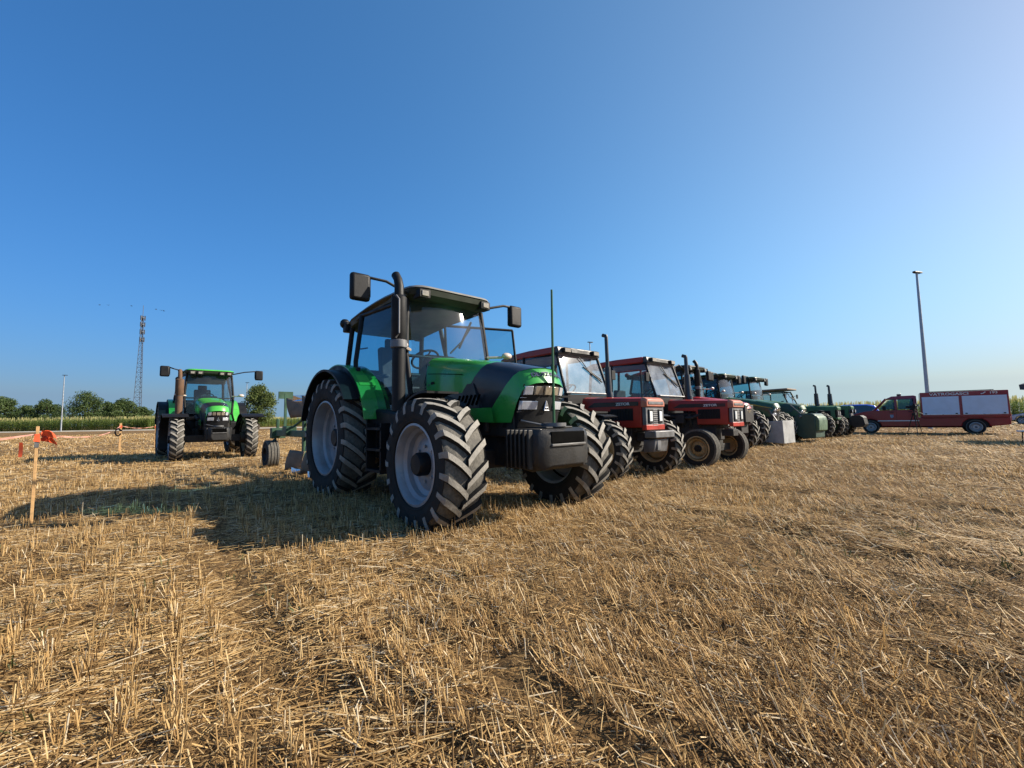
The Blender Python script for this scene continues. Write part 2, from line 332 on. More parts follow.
# ------------------------------------------------------------------ stubble
def tint_mat(name, stops, rough=.6, trans=.0, spec=.35):
    m, n, l, b = new_mat(name); a = n.new('ShaderNodeAttribute'); a.attribute_name = 'tint'
    r = n.new('ShaderNodeValToRGB'); l.new(a.outputs['Fac'], r.inputs[0]); e = r.color_ramp.elements
    e[0].position = stops[0][0]; e[0].color = (*stops[0][1], 1); e[1].position = stops[-1][0]; e[1].color = (*stops[-1][1], 1)
    for p, c in stops[1:-1]: k = e.new(p); k.color = (*c, 1)
    l.new(r.outputs[0], b.inputs['Base Color']); b.inputs['Roughness'].default_value = rough; b.inputs['Specular IOR Level'].default_value = spec
    if trans:
        t = n.new('ShaderNodeBsdfTranslucent'); l.new(r.outputs[0], t.inputs[0]); ms = n.new('ShaderNodeMixShader'); ms.inputs[0].default_value = trans
        l.new(b.outputs[0], ms.inputs[1]); l.new(t.outputs[0], ms.inputs[2]); l.new(ms.outputs[0], n['Material Output'].inputs['Surface'])
    return m
straw_mat = tint_mat('dry_straw', [(0, (.10, .06, .027)), (.3, (.32, .19, .075)), (.62, (.56, .365, .15)), (.86, (.70, .51, .255)), (1, (.80, .67, .46))], .6, .3, .2)
def straws(name, x, y, hd, tilt, L, w, tint, mat_, lift=0.0):
    N = len(x); z = gh(x, y) + lift
    d = np.stack([np.cos(hd) * np.cos(tilt), np.sin(hd) * np.cos(tilt), np.sin(tilt)], -1)
    s = np.stack([-np.sin(hd), np.cos(hd), np.zeros(N)], -1); nn = np.cross(d, s); 
    nn *= np.sign(nn[:, 2:3] + 1e-9)
    p = np.stack([x, y, z], -1); e = p + d * L[:, None]; hw = w[:, None] / 2
    V = np.stack([p - s * hw, p + nn * hw, p + s * hw, e - s * hw * .8, e + nn * hw * .8, e + s * hw * .8], 1).reshape(-1, 3)
    b = (np.arange(N) * 6)[:, None]; F = np.stack([b + np.array([0, 3, 4, 1]), b + np.array([1, 4, 5, 2])], 1).reshape(-1, 4)
    return V, F, np.repeat(tint, 2)
parts = []
def scatter(r0, r1, dens):
    A = R(124) / 2 * (r1 * r1 - r0 * r0); N = int(A * dens)
    r = np.sqrt(rng.uniform(r0 * r0, r1 * r1, N)); a = rng.uniform(R(28), R(152), N); return r * np.cos(a), r * np.sin(a), r
for r0, r1, dl, ds in ((.8, 3.2, 3400, 1500), (3.2, 6.5, 2000, 900), (6.5, 12, 600, 380), (12, 24, 170, 120), (24, 70, 16, 14)):
    x, y, r = scatter(r0, r1, dl); N = len(x)
    clump = vnoise(x * 2.2, y * 2.2, 9) * .6 + vnoise(x * 6, y * 6, 10) * .4
    keep = rng.uniform(0, 1, N) < np.clip((clump - .30) * 3.2, .06, 1) * np.clip(trackd(x, y) / .26, .12, 1)
    x, y, r, clump = x[keep], y[keep], r[keep], clump[keep]; N = len(x)
    side_ = 1 / (1 + np.exp(-(x + .6) * 1.6)); pref = ROW * side_ + R(32) * (1 - side_) + (vnoise(x * .9, y * .9, 12) - .5) * 1.6
    hd = np.where(rng.uniform(0, 1, N) < .68, pref + rng.normal(0, .38, N) + np.where(rng.uniform(0, 1, N) < .5, np.pi, 0), rng.uniform(0, 2 * np.pi, N))
    tilt = np.where(np.cos(hd - ROW - np.pi) > .7, np.abs(rng.normal(.08, .22, N)) * side_, rng.normal(.02, .12, N)); L = rng.gamma(3, .025, N).clip(.02, .28); w = np.maximum(rng.uniform(.0025, .0056, N), .0007 * r)
    tint = np.clip(rng.normal(.53, .29, N) + (vnoise(x * .5, y * .5, 14) - .5) * .25, 0, 1)
    parts.append(straws('l', x, y, hd, tilt, L * np.clip(r / 8, 1, 1.8), w, tint, 0, rng.uniform(.002, .035, N)))
    if r0 < 6:      # short chopped chaff
        x, y, r = scatter(r0, r1, 3600 if r0 < 3 else 1500); N = len(x)
        keep = rng.uniform(0, 1, N) < np.clip((vnoise(x * 3.1, y * 3.1, 31) - .15) * 2, .25, 1); x, y, r = x[keep], y[keep], r[keep]; N = len(x)
        parts.append(straws('c', x, y, rng.uniform(0, 6.28, N), rng.normal(.05, .35, N), rng.uniform(.015, .07, N), np.maximum(rng.uniform(.002, .006, N), .0007 * r), np.clip(rng.normal(.45, .25, N), 0, 1), 0, rng.uniform(.0, .015, N)))
    # standing stubble in drill rows
    x, y, r = scatter(r0, r1, ds); N = len(x)
    u = x * RU[0] + y * RU[1]; v = x * RV[0] + y * RV[1]; sp = .15
    v = np.round(v / sp) * sp + rng.normal(0, .022, N) + (vnoise(u * .4, v * 0, 20) - .5) * .1
    u = u + (vnoise(u * 8, v * 8, 21) - .5) * .1
    x = u * RU[0] + v * RV[0]; y = u * RU[1] + v * RV[1]; r = np.hypot(x, y)
    keep = (rng.uniform(0, 1, N) < np.clip((vnoise(x * 3, y * 3, 22) - .2) * 2.2, .1, 1) * np.clip(trackd(x, y) / .25 - .3, .06, 1)) & (r > .75)
    x, y, r = x[keep], y[keep], r[keep]; N = len(x)
    lean = (1 / (1 + np.exp(-(x + .3) * 1.8))) * np.clip(vnoise(x * .7, y * .7, 41) * 1.4, .25, .85)      # stubble combed over along the rows on the right
    hd = np.where(rng.uniform(0, 1, N) < lean, ROW + np.pi + rng.normal(0, .32, N), rng.uniform(0, 2 * np.pi, N)); tilt = R(90) - np.abs(rng.normal(0, .28, N)) - lean * rng.uniform(.25, 1.2, N)
    L = rng.uniform(.03, .115, N) * (1 + .2 * lean) * (.75 + .5 * vnoise(x * .8, y * .8, 24)) * np.where(rng.uniform(0, 1, N) < .06, 1.5, 1); w = np.maximum(rng.uniform(.0035, .0065, N), .0007 * r)
    tint = np.clip(rng.normal(.52, .27, N), 0, 1)
    parts.append(straws('s', x, y, hd, tilt, L, w, tint, 0, -.005))
off = 0; VV = []; FF = []; TT = []
for V, F, T in parts: VV.append(V); FF.append(F + off); TT.append(T); off += len(V)
st = np_mesh('straw_stubble', np.concatenate(VV), np.concatenate(FF), straw_mat, np.concatenate(TT)); del VV, FF, TT, parts
tag(st, 'golden cut stubble and loose straw covering the field', 'stubble', kind='stuff')
# green weeds between the stubble
def weed_spots():
    out = []
    for cx, cy, sx, n in ((-2.45, 2.05, .35, 26), (-4.6, 3.4, .8, 14), (-1.6, 3.0, .5, 10), (2.2, 4.6, .6, 14), (2.8, 3.5, .6, 12), (3.6, 2.9, .7, 10), (4.4, 3.9, .9, 30), (-5, 8, 3, 50), (6, 9, 4, 50)):
        for _ in range(n): out.append((rng.normal(cx, sx), rng.normal(cy, sx * .7)))
    return np.array(out)
ws = np.repeat(weed_spots(), 5, 0) + rng.normal(0, .025, (216 * 5, 2))
ws = ws[np.hypot(ws[:, 0], ws[:, 1]) > 1.0]; N = len(ws)
V, F, T = straws('w', ws[:, 0], ws[:, 1], rng.uniform(0, 6.28, N), rng.uniform(.5, 1.4, N), rng.uniform(.03, .08, N), rng.uniform(.004, .010, N), rng.uniform(0, 1, N), 0)
weed_mat = tint_mat('weed_green', [(0, (.045, .055, .015)), (1, (.13, .13, .045))], .6, .2)
tag(np_mesh('weeds', V, F, weed_mat, T), 'sparse green weeds sprouting between the stubble', 'weeds', kind='stuff')

# ------------------------------------------------------------------ corn fields
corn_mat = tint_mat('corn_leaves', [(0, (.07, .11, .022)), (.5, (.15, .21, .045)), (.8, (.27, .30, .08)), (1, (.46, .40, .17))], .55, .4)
def corn(name, line, rows, side, label, hgt=2.8):
    Vs, Fs, Ts = [], [], []; base = 0
    for a, b, k in [(line[i], line[i + 1], k) for i in range(len(line) - 1) for k in range(rows)]:
        a, b = np.array(a, float), np.array(b, float); L = np.hypot(*(b - a)); u = (b - a) / L; nv = np.array((-u[1], u[0])) * side
        n = int(L / (.22 if k < 5 else .35)); s = np.sort(rng.uniform(0, L, n)); P = a + u * s[:, None] + nv * (k * .75 + rng.normal(0, .08, n))[:, None]
        H = hgt * rng.uniform(.86, 1.08, n)
        nl = 11
        for j in range(nl):
            t = (j + .6) / nl; hd = rng.uniform(0, 6.28, n); z0 = H * t * .86; ln = rng.uniform(.35, .75, n) * (1.1 - .5 * abs(t - .5)); w = rng.uniform(.07, .12, n)
            d = np.stack([np.cos(hd), np.sin(hd)], -1); sv = np.stack([-np.sin(hd), np.cos(hd)], -1)
            up = rng.uniform(.25, .55, n)
            def pt(f, zz, side): 
                return np.concatenate([P + d * (ln * f)[:, None] + sv * (w * side)[:, None], (z0 + zz)[:, None]], 1)
            V = np.stack([pt(0, 0 * up, -.4), pt(0, 0 * up, .4), pt(.5, up * .8 * ln, -.5), pt(.5, up * .8 * ln, .5), pt(1, up * .1, -.1), pt(1, up * .1, .1)], 1).reshape(-1, 3)
            bb = (np.arange(n) * 6)[:, None] + base; Fs.append(np.stack([bb + np.array([0, 1, 3, 2]), bb + np.array([2, 3, 5, 4])], 1).reshape(-1, 4)); Vs.append(V)
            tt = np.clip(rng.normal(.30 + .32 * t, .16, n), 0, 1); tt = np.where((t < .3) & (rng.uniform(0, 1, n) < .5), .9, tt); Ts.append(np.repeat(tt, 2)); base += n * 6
        # stalk and tassel
        for zz0, zz1, w0, tn in ((0, .9, .03, .5), (.88, 1.06, .05, .97)):
            hd = rng.uniform(0, 3.14, n); sv = np.stack([np.cos(hd), np.sin(hd)], -1) * w0
            V = np.stack([np.concatenate([P - sv, (H * zz0)[:, None]], 1), np.concatenate([P + sv, (H * zz0)[:, None]], 1), np.concatenate([P + sv * .6, (H * zz1)[:, None]], 1), np.concatenate([P - sv * .6, (H * zz1)[:, None]], 1)], 1).reshape(-1, 3)
            bb = (np.arange(n) * 4)[:, None] + base; Fs.append(bb + np.array([0, 1, 2, 3])); Vs.append(V); Ts.append(np.clip(rng.normal(tn, .08, n), 0, 1)); base += n * 4
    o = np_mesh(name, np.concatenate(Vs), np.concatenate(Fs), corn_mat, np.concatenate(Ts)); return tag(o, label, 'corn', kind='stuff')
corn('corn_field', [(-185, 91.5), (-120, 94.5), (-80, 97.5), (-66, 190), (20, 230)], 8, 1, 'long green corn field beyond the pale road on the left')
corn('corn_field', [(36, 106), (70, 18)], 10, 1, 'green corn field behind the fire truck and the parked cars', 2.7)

# ------------------------------------------------------------------ trees
leaf_mat = tint_mat('tree_leaves', [(0, (.03, .055, .018)), (.5, (.065, .105, .03)), (1, (.13, .17, .05))], .6, .3)
leaf_mat2 = tint_mat('tree_leaves_olive', [(0, (.05, .07, .02)), (.5, (.10, .14, .035)), (1, (.18, .21, .06))], .6, .3)
def tree(loc, H, W, label, seed, leaf=.45, lm=leaf_mat, nblob=56, per=190, flat=.75):
    g = np.random.default_rng(seed); t = thing('tree', label, 'tree', loc, g.uniform(0, 6.28), 'trees along the horizon')
    tr = MB(); tr.tube([(0, 0, -.2), (.05, 0, H * .25), (.0, .1, H * .55), (.1, 0, H * .85)], [H * .03, H * .024, H * .015, H * .005], 8)
    for k in range(7):
        a = g.uniform(0, 6.28); z = H * g.uniform(.22, .6); rr = W * g.uniform(.25, .42)
        tr.tube([(0, 0, z), (rr * .5 * math.cos(a), rr * .5 * math.sin(a), z + H * .08), (rr * math.cos(a), rr * math.sin(a), z + H * .2)], [H * .012, H * .008, H * .003], 6)
    tr.build('trunk', 'bark', t)
    Vs, Ts = [], []
    for k in range(nblob):
        a = g.uniform(0, 6.28); q = math.sqrt(g.uniform(0, 1)); zc = g.uniform(.12, 1); rad_ = W / 2 * (math.sin(math.pi * min(1, (zc * .86 + .14)) ** 1.15) ** .6)
        c = np.array([q * rad_ * math.cos(a) * .82, q * rad_ * math.sin(a) * .82, H * (.10 + .82 * zc)]); br = W * g.uniform(.10, .2)
        n = int(per * g.uniform(.6, 1.3)); p = g.normal(0, 1, (n, 3)); p /= np.linalg.norm(p, axis=1)[:, None]; p *= (g.uniform(.3, 1, n) ** .6)[:, None] * br * np.array([1, 1, .8]); p += c
        d1 = g.normal(0, 1, (n, 3)); d1 /= np.linalg.norm(d1, axis=1)[:, None]; d2 = np.cross(d1, g.normal(0, 1, (n, 3))); d2 /= np.linalg.norm(d2, axis=1)[:, None]
        s = (leaf * g.uniform(.5, 1.1, n))[:, None]
        Vs.append(np.stack([p - d1 * s * .5, p + d2 * s * .28, p + d1 * s * .5, p - d2 * s * .28], 1).reshape(-1, 3)); Ts.append(np.clip(g.normal(g.uniform(.25, .75), .18, n), 0, 1))
    V = np.concatenate(Vs); F = np.arange(len(V)).reshape(-1, 4); np_mesh('crown', V, F, lm, np.concatenate(Ts), t)
for k, (px, d, H, W, lab) in enumerate([
    (4, 150, 11.5, 10, 'dark broad tree at the left edge behind the corn'),
    (26, 162, 9.0, 8, 'low bush-like tree between two taller ones left of the lamp post'),
    (47, 155, 10.5, 10, 'round tree just left of the pale lamp post'),
    (85, 150, 12.5, 14, 'largest round dark tree right of the pale lamp post'),
    (107, 165, 10.0, 8, 'narrow tree between the largest tree and the mast'),
    (124, 158, 10.5, 11, 'wide tree in front of the foot of the lattice mast'),
    (141, 164, 7.5, 9, 'low tree right of the lattice mast foot')]):
    tree(((px - 512) / 442 * d, d, 0), H, W, lab, 40 + k, .55)
tree((-43.0, 75, 0), 7.6, 6.2, 'loose light green tree behind the left tractor and the plough', 60, .32, leaf_mat2, 80, 150)
for k in range(5):
    tree((-146 - 9.5 * k + rng.normal(0, 1.5), 172 + rng.uniform(-3, 3), 0), 6.0 + rng.uniform(0, 1.5), 11, 'low hedge tree filling the gap behind taller trees', 70 + k, .6, leaf_mat, 22, 120)

# ------------------------------------------------------------------ mast, lamp posts, birds
def mast():
    X, Y, H = -152.4, 180, 49.5
    t = thing('lattice_mast', 'tall slender steel lattice mast above the trees on the left', 'mast', (X, Y, 0), R(25))
    m = MB(); w0, w1 = 2.6, .45
    def cor(z): 
        w = w0 + (w1 - w0) * z / (H - 3); w = max(w, .35); return [(w * a, w * b, z) for a, b in ((-.6, -.5), (.6, -.5), (0, .6))]
    zs = [0]; 
    while zs[-1] < H - 4: zs.append(zs[-1] + max(1.4, 2.6 * (1 - zs[-1] / H * .6)))
    for a, b in zip(zs[:-1], zs[1:]):
        A, B = cor(a), cor(b)
        for i in range(3):
            m.tube([A[i], B[i]], .10, 5); j = (i + 1) % 3; m.tube([A[i], B[j]], .055, 4); m.tube([B[i], B[j]], .05, 4)
    m.build('lattice', 'mastdark', t, smooth=False)
    k = MB(); k.tube([(0, 0, zs[-1]), (0, 0, H + 1)], .09, 6); k.build('spike', 'mastdark', t)
    for z in (45.2, 42.5, 39.4, 36.2):
        a = MB(); w = 1.0
        for i in range(3):
            an = i * 2.094; a.box((w * .75 * math.cos(an), w * .75 * math.sin(an), z), (.35, .35, 1.9), Matrix.Rotation(an, 3, 'Z'))
        a.lathe([(.55, -.2), (.75, -.2), (.75, .2), (.55, .2)], 12, (0, 0, z), 0, 'z')
        a.build('antenna_ring', 'mastdark', t)
K['mastdark'] = mat('weathered_dark_steel', (.10, .11, .13), .6, .4, .15, .5)
mast()
for k, (px, py) in enumerate([(99.5, 305), (108.5, 305.2), (131.6, 306), (156, 309.4), (161.5, 310.5), (163.8, 311)]):
    d = 150; sx = px - 512; sy = 384 - py; c, s = math.cos(ROLL), math.sin(ROLL)
    a_, b_ = (sx * c - sy * s) / 442, (sx * s + sy * c) / 442
    v = _f + _r * a_ + _u * b_; v = v / v.y * d
    m = MB(); sp = .55
    m.loft([[(-.35, 0, 0), (-.35, .01, .01), (-.35, 0, .02)], [(-.1, -.07, -.05), (-.1, .07, -.05), (-.1, 0, .09)], [(.15, -.07, -.05), (.15, .07, -.05), (.15, 0, .08)], [(.36, -.01, 0), (.36, .01, 0), (.36, 0, .02)]])
    for sg in (-1, 1):
        m.loft([[(.15, 0, .03), (-.1, 0, .03), (.0, 0, .07)], [(.18, sg * sp * .5, .16), (-.06, sg * sp * .5, .14), (.05, sg * sp * .5, .18)], [(.02, sg * sp, .06), (-.03, sg * sp, .05), (.0, sg * sp, .07)]])
    tag(m.build('bird', 'feather', None, (v.x, v.y, v.z + CAM_H), 1.3 + k), 'small dark bird flying high near the top of the lattice mast', 'bird', 'birds flying around the mast top')
def lamp_post(loc, H, label, yaw=0.0):
    t = thing('lamp_post', label, 'lamp post', loc, yaw, 'tall lamp posts around the field')
    MB().tube([(0, 0, -.3), (0, 0, H * .5), (0, 0, H)], [.13, .10, .065], 12).build('pole', 'galv', t)
    m = MB(); m.loft([[(x, y * wv, z) for y, z in ((-.16, 0), (.16, 0), (.12, .1), (-.12, .1))] for x, wv in ((-.32, .6), (-.1, 1), (.4, 1), (.48, .7))])
    m.build('lamp_head', 'black', t, (0, 0, H), bevel=.02)
lamp_post((28.2, 30, 0), 10.75, 'tall grey lamp post standing behind the fire truck', R(20))
lamp_post((-89.6, 88, 0), 11.2, 'tall pale lamp post by the road in front of the left trees', R(20))
lamp_post((10.75, 60, 0), 11.4, 'distant lamp post whose head shows above the first red tractor roof', R(20))
lamp_post((-65, 108, 0), 11.0, 'distant lamp post above the light green tree by the left tractor', R(20))

# ------------------------------------------------------------------ wheels
def tyre_mesh(r, w, rim, nl, lh, skew=.30, ribbed=False):
    m = MB(); rc = r - lh; sh = r - rim
    prof = [(rim - .01, -.40 * w), (rim + .02 * sh, -.43 * w), (rim + .25 * sh, -.49 * w), (rim + .5 * sh, -.5 * w), (rim + .75 * sh, -.485 * w), (rc - .03, -.46 * w)]
    side = prof[:]; trd = [(rc - .03, -.46 * w), (rc - .008, -.40 * w), (rc, -.2 * w), (rc + .004, 0), (rc, .2 * w), (rc - .008, .40 * w), (rc - .03, .46 * w)]
    n = 56
    m.lathe(side, n, mi=0); m.lathe(trd, n, mi=2); m.lathe([(a, -b) for a, b in side[::-1]], n, mi=0)
    # moulded sidewall ring
    for sg in (-1, 1): m.lathe([(rim + .12 * sh, sg * .472 * w), (rim + .14 * sh, sg * .482 * w), (rim + .17 * sh, sg * .482 * w), (rim + .19 * sh, sg * .482 * w)], n, mi=0)
    if ribbed:
        for yy in (-.36, -.13, .13, .36):
            m.lathe([(rc - .02, (yy - .085) * w), (r, (yy - .075) * w), (r, (yy + .075) * w), (rc - .02, (yy + .085) * w)], n, mi=2)
        return m
    bw = 2 * math.pi * r / nl * .34
    for sg in (-1, 1):
        for k in range(nl):
            a0 = 2 * math.pi * (k + (.5 if sg > 0 else 0)) / nl; rings = []
            for t, yy, dr, hh in ((0, -.03, 0, 1), (.18, .07, 0, 1), (.45, .2, 0, 1), (.75, .36, -.004, 1), (.93, .455, -.012, .95), (1.0, .495, -.05, .55), (1.02, .505, -.095, .1)):
                y = sg * yy * w; a = a0 + skew * max(t, 0) ** .85 * (w / r) * 1.45; base = rc - .012 + dr - (.02 if t > .9 else 0); top = rc + lh * hh + dr
                if t >= 1.0: base = top - .03
                wb_ = bw / r * (.62 if t < .95 else .55); wt = bw / r * .42
                ring = []
                for rr, aa in ((base, a - wb_), (top, a - wt), (top, a + wt), (base, a + wb_)):
                    ring.append((rr * math.cos(aa), y, rr * math.sin(aa)))
                rings.append(ring if sg > 0 else ring[::-1])
            f0 = len(m.m); m.loft(rings, True, True, mi=0)
            for q_ in range(len(rings) - 1): m.m[f0 + 4 * q_ + 1] = 1  # dusty tops only; lug sides stay dark, their shade put into the colour
    return m
_tyres = {}
def wheel(parent, loc, r, w, rim, side, rimmat, nl=20, lh=.04, dish=.12, hubr=.1, hub_out=.1, hubmat='black', steer=0.0, ribbed=False, label=None):
    h = empty('wheel', loc, steer, parent); key = (r, w, rim, nl, lh, ribbed)
    if label: h['label'] = label
    if key not in _tyres:
        ty = tyre_mesh(r, w, rim, nl, lh, ribbed=ribbed).build('tyre', ['rubber', 'tread', 'carcass'], h, angle=45); _tyres[key] = ty
    else:
        ty = _tyres[key].copy(); col.objects.link(ty); ty.parent = h
    ty.rotation_euler = (0, random.uniform(0, .3), 0)
    s = side; m = MB(); o = .43 * w
    prof = [(rim + .012, o), (rim + .02, o + .012), (rim - .002, o + .016), (rim - .016, o - .01), (rim - .03, o - .06), (rim - .033, dish * w + .10), (rim - .062, dish * w + .07), (rim - .068, dish * w + .02), (rim * .70, dish * w + .0), (rim * .55, dish * w + .03), (rim * .36, dish * w + .035), (.01, dish * w + .035)]
    m.lathe([(a, b * s) for a, b in prof], 48)
    m.lathe([(rim - .003, -.43 * w * s), (rim - .03, -.38 * w * s), (rim - .05, .0), (rim - .05, dish * w * s)], 48)
    for k in range(8):
        t = k * math.pi / 4; rr = rim * .45
        m.lathe([(.001, 0), (.018, 0), (.018, s * .022), (.001, s * .022)], 6, (rr * math.cos(t), s * (dish * w + .032), rr * math.sin(t)))
    for k in range(4):
        t = k * math.pi / 2 + .4; rr = rim * .80
        m.lathe([(.001, s * .012), (.014, s * .012), (.014, 0)], 8, (rr * math.cos(t), s * (dish * w + .006), rr * math.sin(t)))
    m.build('rim', rimmat, h, angle=30)
    c = MB(); y0 = (dish * w + .03); c.lathe([(hubr, s * y0), (hubr, s * (y0 + hub_out * .8)), (hubr * .85, s * (y0 + hub_out)), (.001, s * (y0 + hub_out))], 20)
    c.build('hub', hubmat, h)
    return h

# ------------------------------------------------------------------ modern tractor
def bonnet_ring(xt, zt, w, zb, k, bulge, n=13):
    pts = []
    side = [(1.0, zb), (1.0, zb + (zt - zb) * .45), (.985, zt - .16), (.93, zt - .07), (.82, zt - .022), (.55, zt + .006), (.25, zt + .015)]
    full = [(-a, z) for a, z in side] + [(0, zt + .018)] + [(a, z) for a, z in side[::-1]]
    for a, z in full: pts.append((xt - k * (zt - z) + bulge * (1 - a * a) * (1 if z > zt - .12 else .6), a * w, z))
    return pts
def shell(m, rings, mi=0, th=.02):
    m.loft(rings, False, False, mi)

def modern_tractor(loc, yaw, label, P):
    g = lambda k, d: P.get(k, d)
    t = thing('tractor', label, 'tractor', loc, yaw, g('group', None))
    paint, band, wb = g('paint', 'lime'), g('band', 'blackpaint'), g('wb', 2.70)
    rf, rr, wf, wr = g('rf', .655), g('rr', .857), g('wf', .47), g('wr', .56)
    yf, yr = g('yf', 1.20) - wf / 2, g('yr', 1.14) - wr / 2
    hf, hr = rf - .05, rr - .05; dx = wb - 2.70
    rimm = g('rim', 'rim_grey')
    for s in (-1, 1):
        wheel(t, (wb, s * yf, hf), rf, wf, g('rimf', .385), s, rimm, g('nf', 19), .045, .10, .115, .12, g('hub', 'black'), g('steer', -.024))
        wheel(t, (0, s * yr, hr), rr, wr, g('rimr', .515), s, rimm, g('nr', 22), .05, .02, .13, .08, g('hub', 'black'))
    # chassis and engine
    m = MB(); m.box((1.75, 0, .78), (2.6, .5, .5)); m.box((2.45, 0, 1.1), (1.5, .62, .5)); m.box((-.1, 0, .82), (1.1, .7, .62)); m.box((0, 0, hr), (.28, 2 * yr - .1, .28))
    for k in range(5): m.tube([(1.9 + .22 * k, -.33, .9), (1.9 + .22 * k, -.36, 1.12)], .035, 8)
    m.tube([(1.75, -.36, 1.25), (2.1, -.4, 1.28), (2.5, -.38, 1.18)], .05, 8); m.tube([(1.9, .36, 1.2), (2.5, .4, 1.1), (2.9, .33, 1.0)], .045, 8)
    m.lathe([(.001, -.12), (.11, -.12), (.11, .12), (.001, .12)], 14, (2.15, -.36, .78), 0, 'z')
    m.build('chassis', 'chassis', t, bevel=.015)
    m = MB(); m.box((wb, 0, hf), (.22, 2 * yf - .2, .2)); m.box((wb, 0, hf + .08), (.5, .4, .3))
    for s in (-1, 1): m.lathe([(.001, -.12), (.16, -.12), (.19, 0), (.17, .1), (.001, .1)], 18, (wb, s * (yf - .12), hf)); m.tube([(wb - .2, s * .15, hf + .02), (wb - .22, s * (yf - .25), hf + .02)], .03, 8)
    m.build('front_axle', 'chassis', t, bevel=.01)
    m = MB(); m.prism([(.55, .62), (1.25, .52), (1.75, .52), (1.78, 1.12), (.95, 1.2), (.62, 1.05)], -.80, -.36); m.build('fuel_tank', 'black', t, bevel=.03)
    m = MB(); m.prism([(.75, .62), (1.3, .52), (1.7, .52), (1.7, 1.1), (.95, 1.15)], .36, .80); m.build('battery_box', 'black', t, bevel=.03)
    for s in (-1, 1):
        m = MB()
        for z in (.42, .68, .94): m.box((1.25, s * .86, z), (.42, .18, .03))
        m.box((1.05, s * .88, .7), (.03, .12, .62)); m.box((1.45, s * .88, .7), (.03, .12, .62)); m.build('step', 'black', t)
    # bonnet: rear panel, dark band, nose
    zt0 = g('zt', 1.84); S = lambda x: zt0 - (0.155 * (x - 1.72)) - .062 * max(0, x - 2.6) ** 1.5 * 1.6
    W = g('hw', .42)
    wz = lambda x: W - .03 * max(0, x - 2.6) - .09 * max(0, x - 2.5)
    SN = lambda x: S(x) - .135 * (max(0, x - 3.262) / .088) ** 1.35
    m = MB(); shell(m, [bonnet_ring(x + dx, S(x), wz(x), 1.42 - .02 * i, k, 0) for i, (x, k) in enumerate(((1.66, 0), (1.9, .1), (2.2, .45), (2.52, .8), (2.80, 1.05)))]); m.build('bonnet', paint, t, angle=50)
    m = MB(); shell(m, [bonnet_ring(x + dx, S(x) + .004, wz(x) + .003, 1.13, k, b) for x, k, b in ((2.795, 1.05, 0), (2.95, 1.05, .02), (3.12, 1.02, .05), (3.27, .98, .08))]); 
    m.prism([(1.75 + dx, 1.12), (2.75 + dx, 1.12), (2.62 + dx, 1.44), (1.75 + dx, 1.45)], -W + .025, W - .025); m.build('bonnet_band', band, t, angle=50)
    m = MB(); shell(m, [bonnet_ring(x + dx, SN(x) + .003, wz(x) + .006, zb, k, b) for x, k, b, zb in ((3.262, .98, .075, 1.0), (3.285, .80, .075, 1.0), (3.31, .64, .075, 1.0), (3.335, .50, .075, 1.0), (3.35, .44, .075, 1.0))])
    for s in (-1, 1): m.add([(2.5 + dx, s * (W - .008), 1.02), (3.0 + dx, s * (W - .008), 1.0), (2.96 + dx, s * (W - .006), 1.16), (2.42 + dx, s * (W - .006), 1.16)], [(0, 1, 2, 3)])
    m.build('nose', g('nosepaint', paint), t, angle=50)
    if g('details', False):
        for sd_ in (-1, 1):
            for k in range(6):
                x_ = 2.30 + .075 * k; q = MB(); q.tube([(x_, sd_ * (W - .02), 1.20), (x_ + .07, sd_ * (W - .02), 1.31)], .012, 6); q.build('vent_slot_shade', 'void', t)  # dark rods, shade of the slits put into their colour
            q = MB(); q.tube([(1.70, sd_ * (W + .001), 1.625), (2.0, sd_ * (W + .001), 1.60), (2.45, sd_ * (W + .001), 1.555)], .0045, 6); q.build('bonnet_seam', 'void', t)
            q = MB(); q.box((1.82, sd_ * (W + .006), 1.50), (.07, .014, .035)); q.build('bonnet_latch', 'black', t, bevel=.005)
            for zz in (1.48, 1.74): q = MB(); q.lathe([(.001, sd_ * .008), (.014, sd_ * .006), (.014, 0)], 10, (1.72, sd_ * (W - .004), zz)); q.build('bolt', 'silverdull', t)
        q = MB(); q.tube([(xw_, y_, z_) for xw_, y_, z_ in ((1.66, -.05, 1.93), (1.60, .18, 2.12), (1.57, .34, 2.32))], .012, 6); q.tube([(1.62, .12, 2.02), (1.57, .36, 2.42)], .016, 6); q.build('wiper', 'black', t)
    if g('stripe', None):
        m = MB()
        for s in (-1, 1): m.add([(x + dx, s * (wz(x) + .012), S(x) - q) for x, q in ((1.8, .17), (1.8, .135), (2.5, .13), (2.5, .165), (3.3, .16), (3.3, .15))], [(0, 3, 2, 1), (3, 4, 5, 2)])
        m.build('stripe', g('stripe', 'yellow'), t, smooth=False)
    # grille with lamps
    zg = SN(3.35) - .002; gx = lambda z: 3.338 + dx - .24 * (zg - z); gr = MB()
    Wn = wz(3.35); rows = []
    for z in (zg + .0, zg - .16, zg - .30, zg - .44):
        rows.append([(gx(z) + .07 * (1 - a * a), a * Wn * .92, z) for a in (-1, -.6, -.2, .2, .6, 1)])
    gr.loft(rows, False, False); 
    for s in (-1, 1): gr.add([rows[1][0 if s < 0 else 5], rows[3][0 if s < 0 else 5], (3.02 + dx, s * wz(3.1) * .90, zg - .44), (3.15 + dx, s * wz(3.2) * .90, zg - .10)], [(0, 1, 2, 3)])
    gr.box((3.12 + dx, 0, zg - .2), (.06, Wn * 1.7, .5))
    go = gr.build('grille', 'black', t)
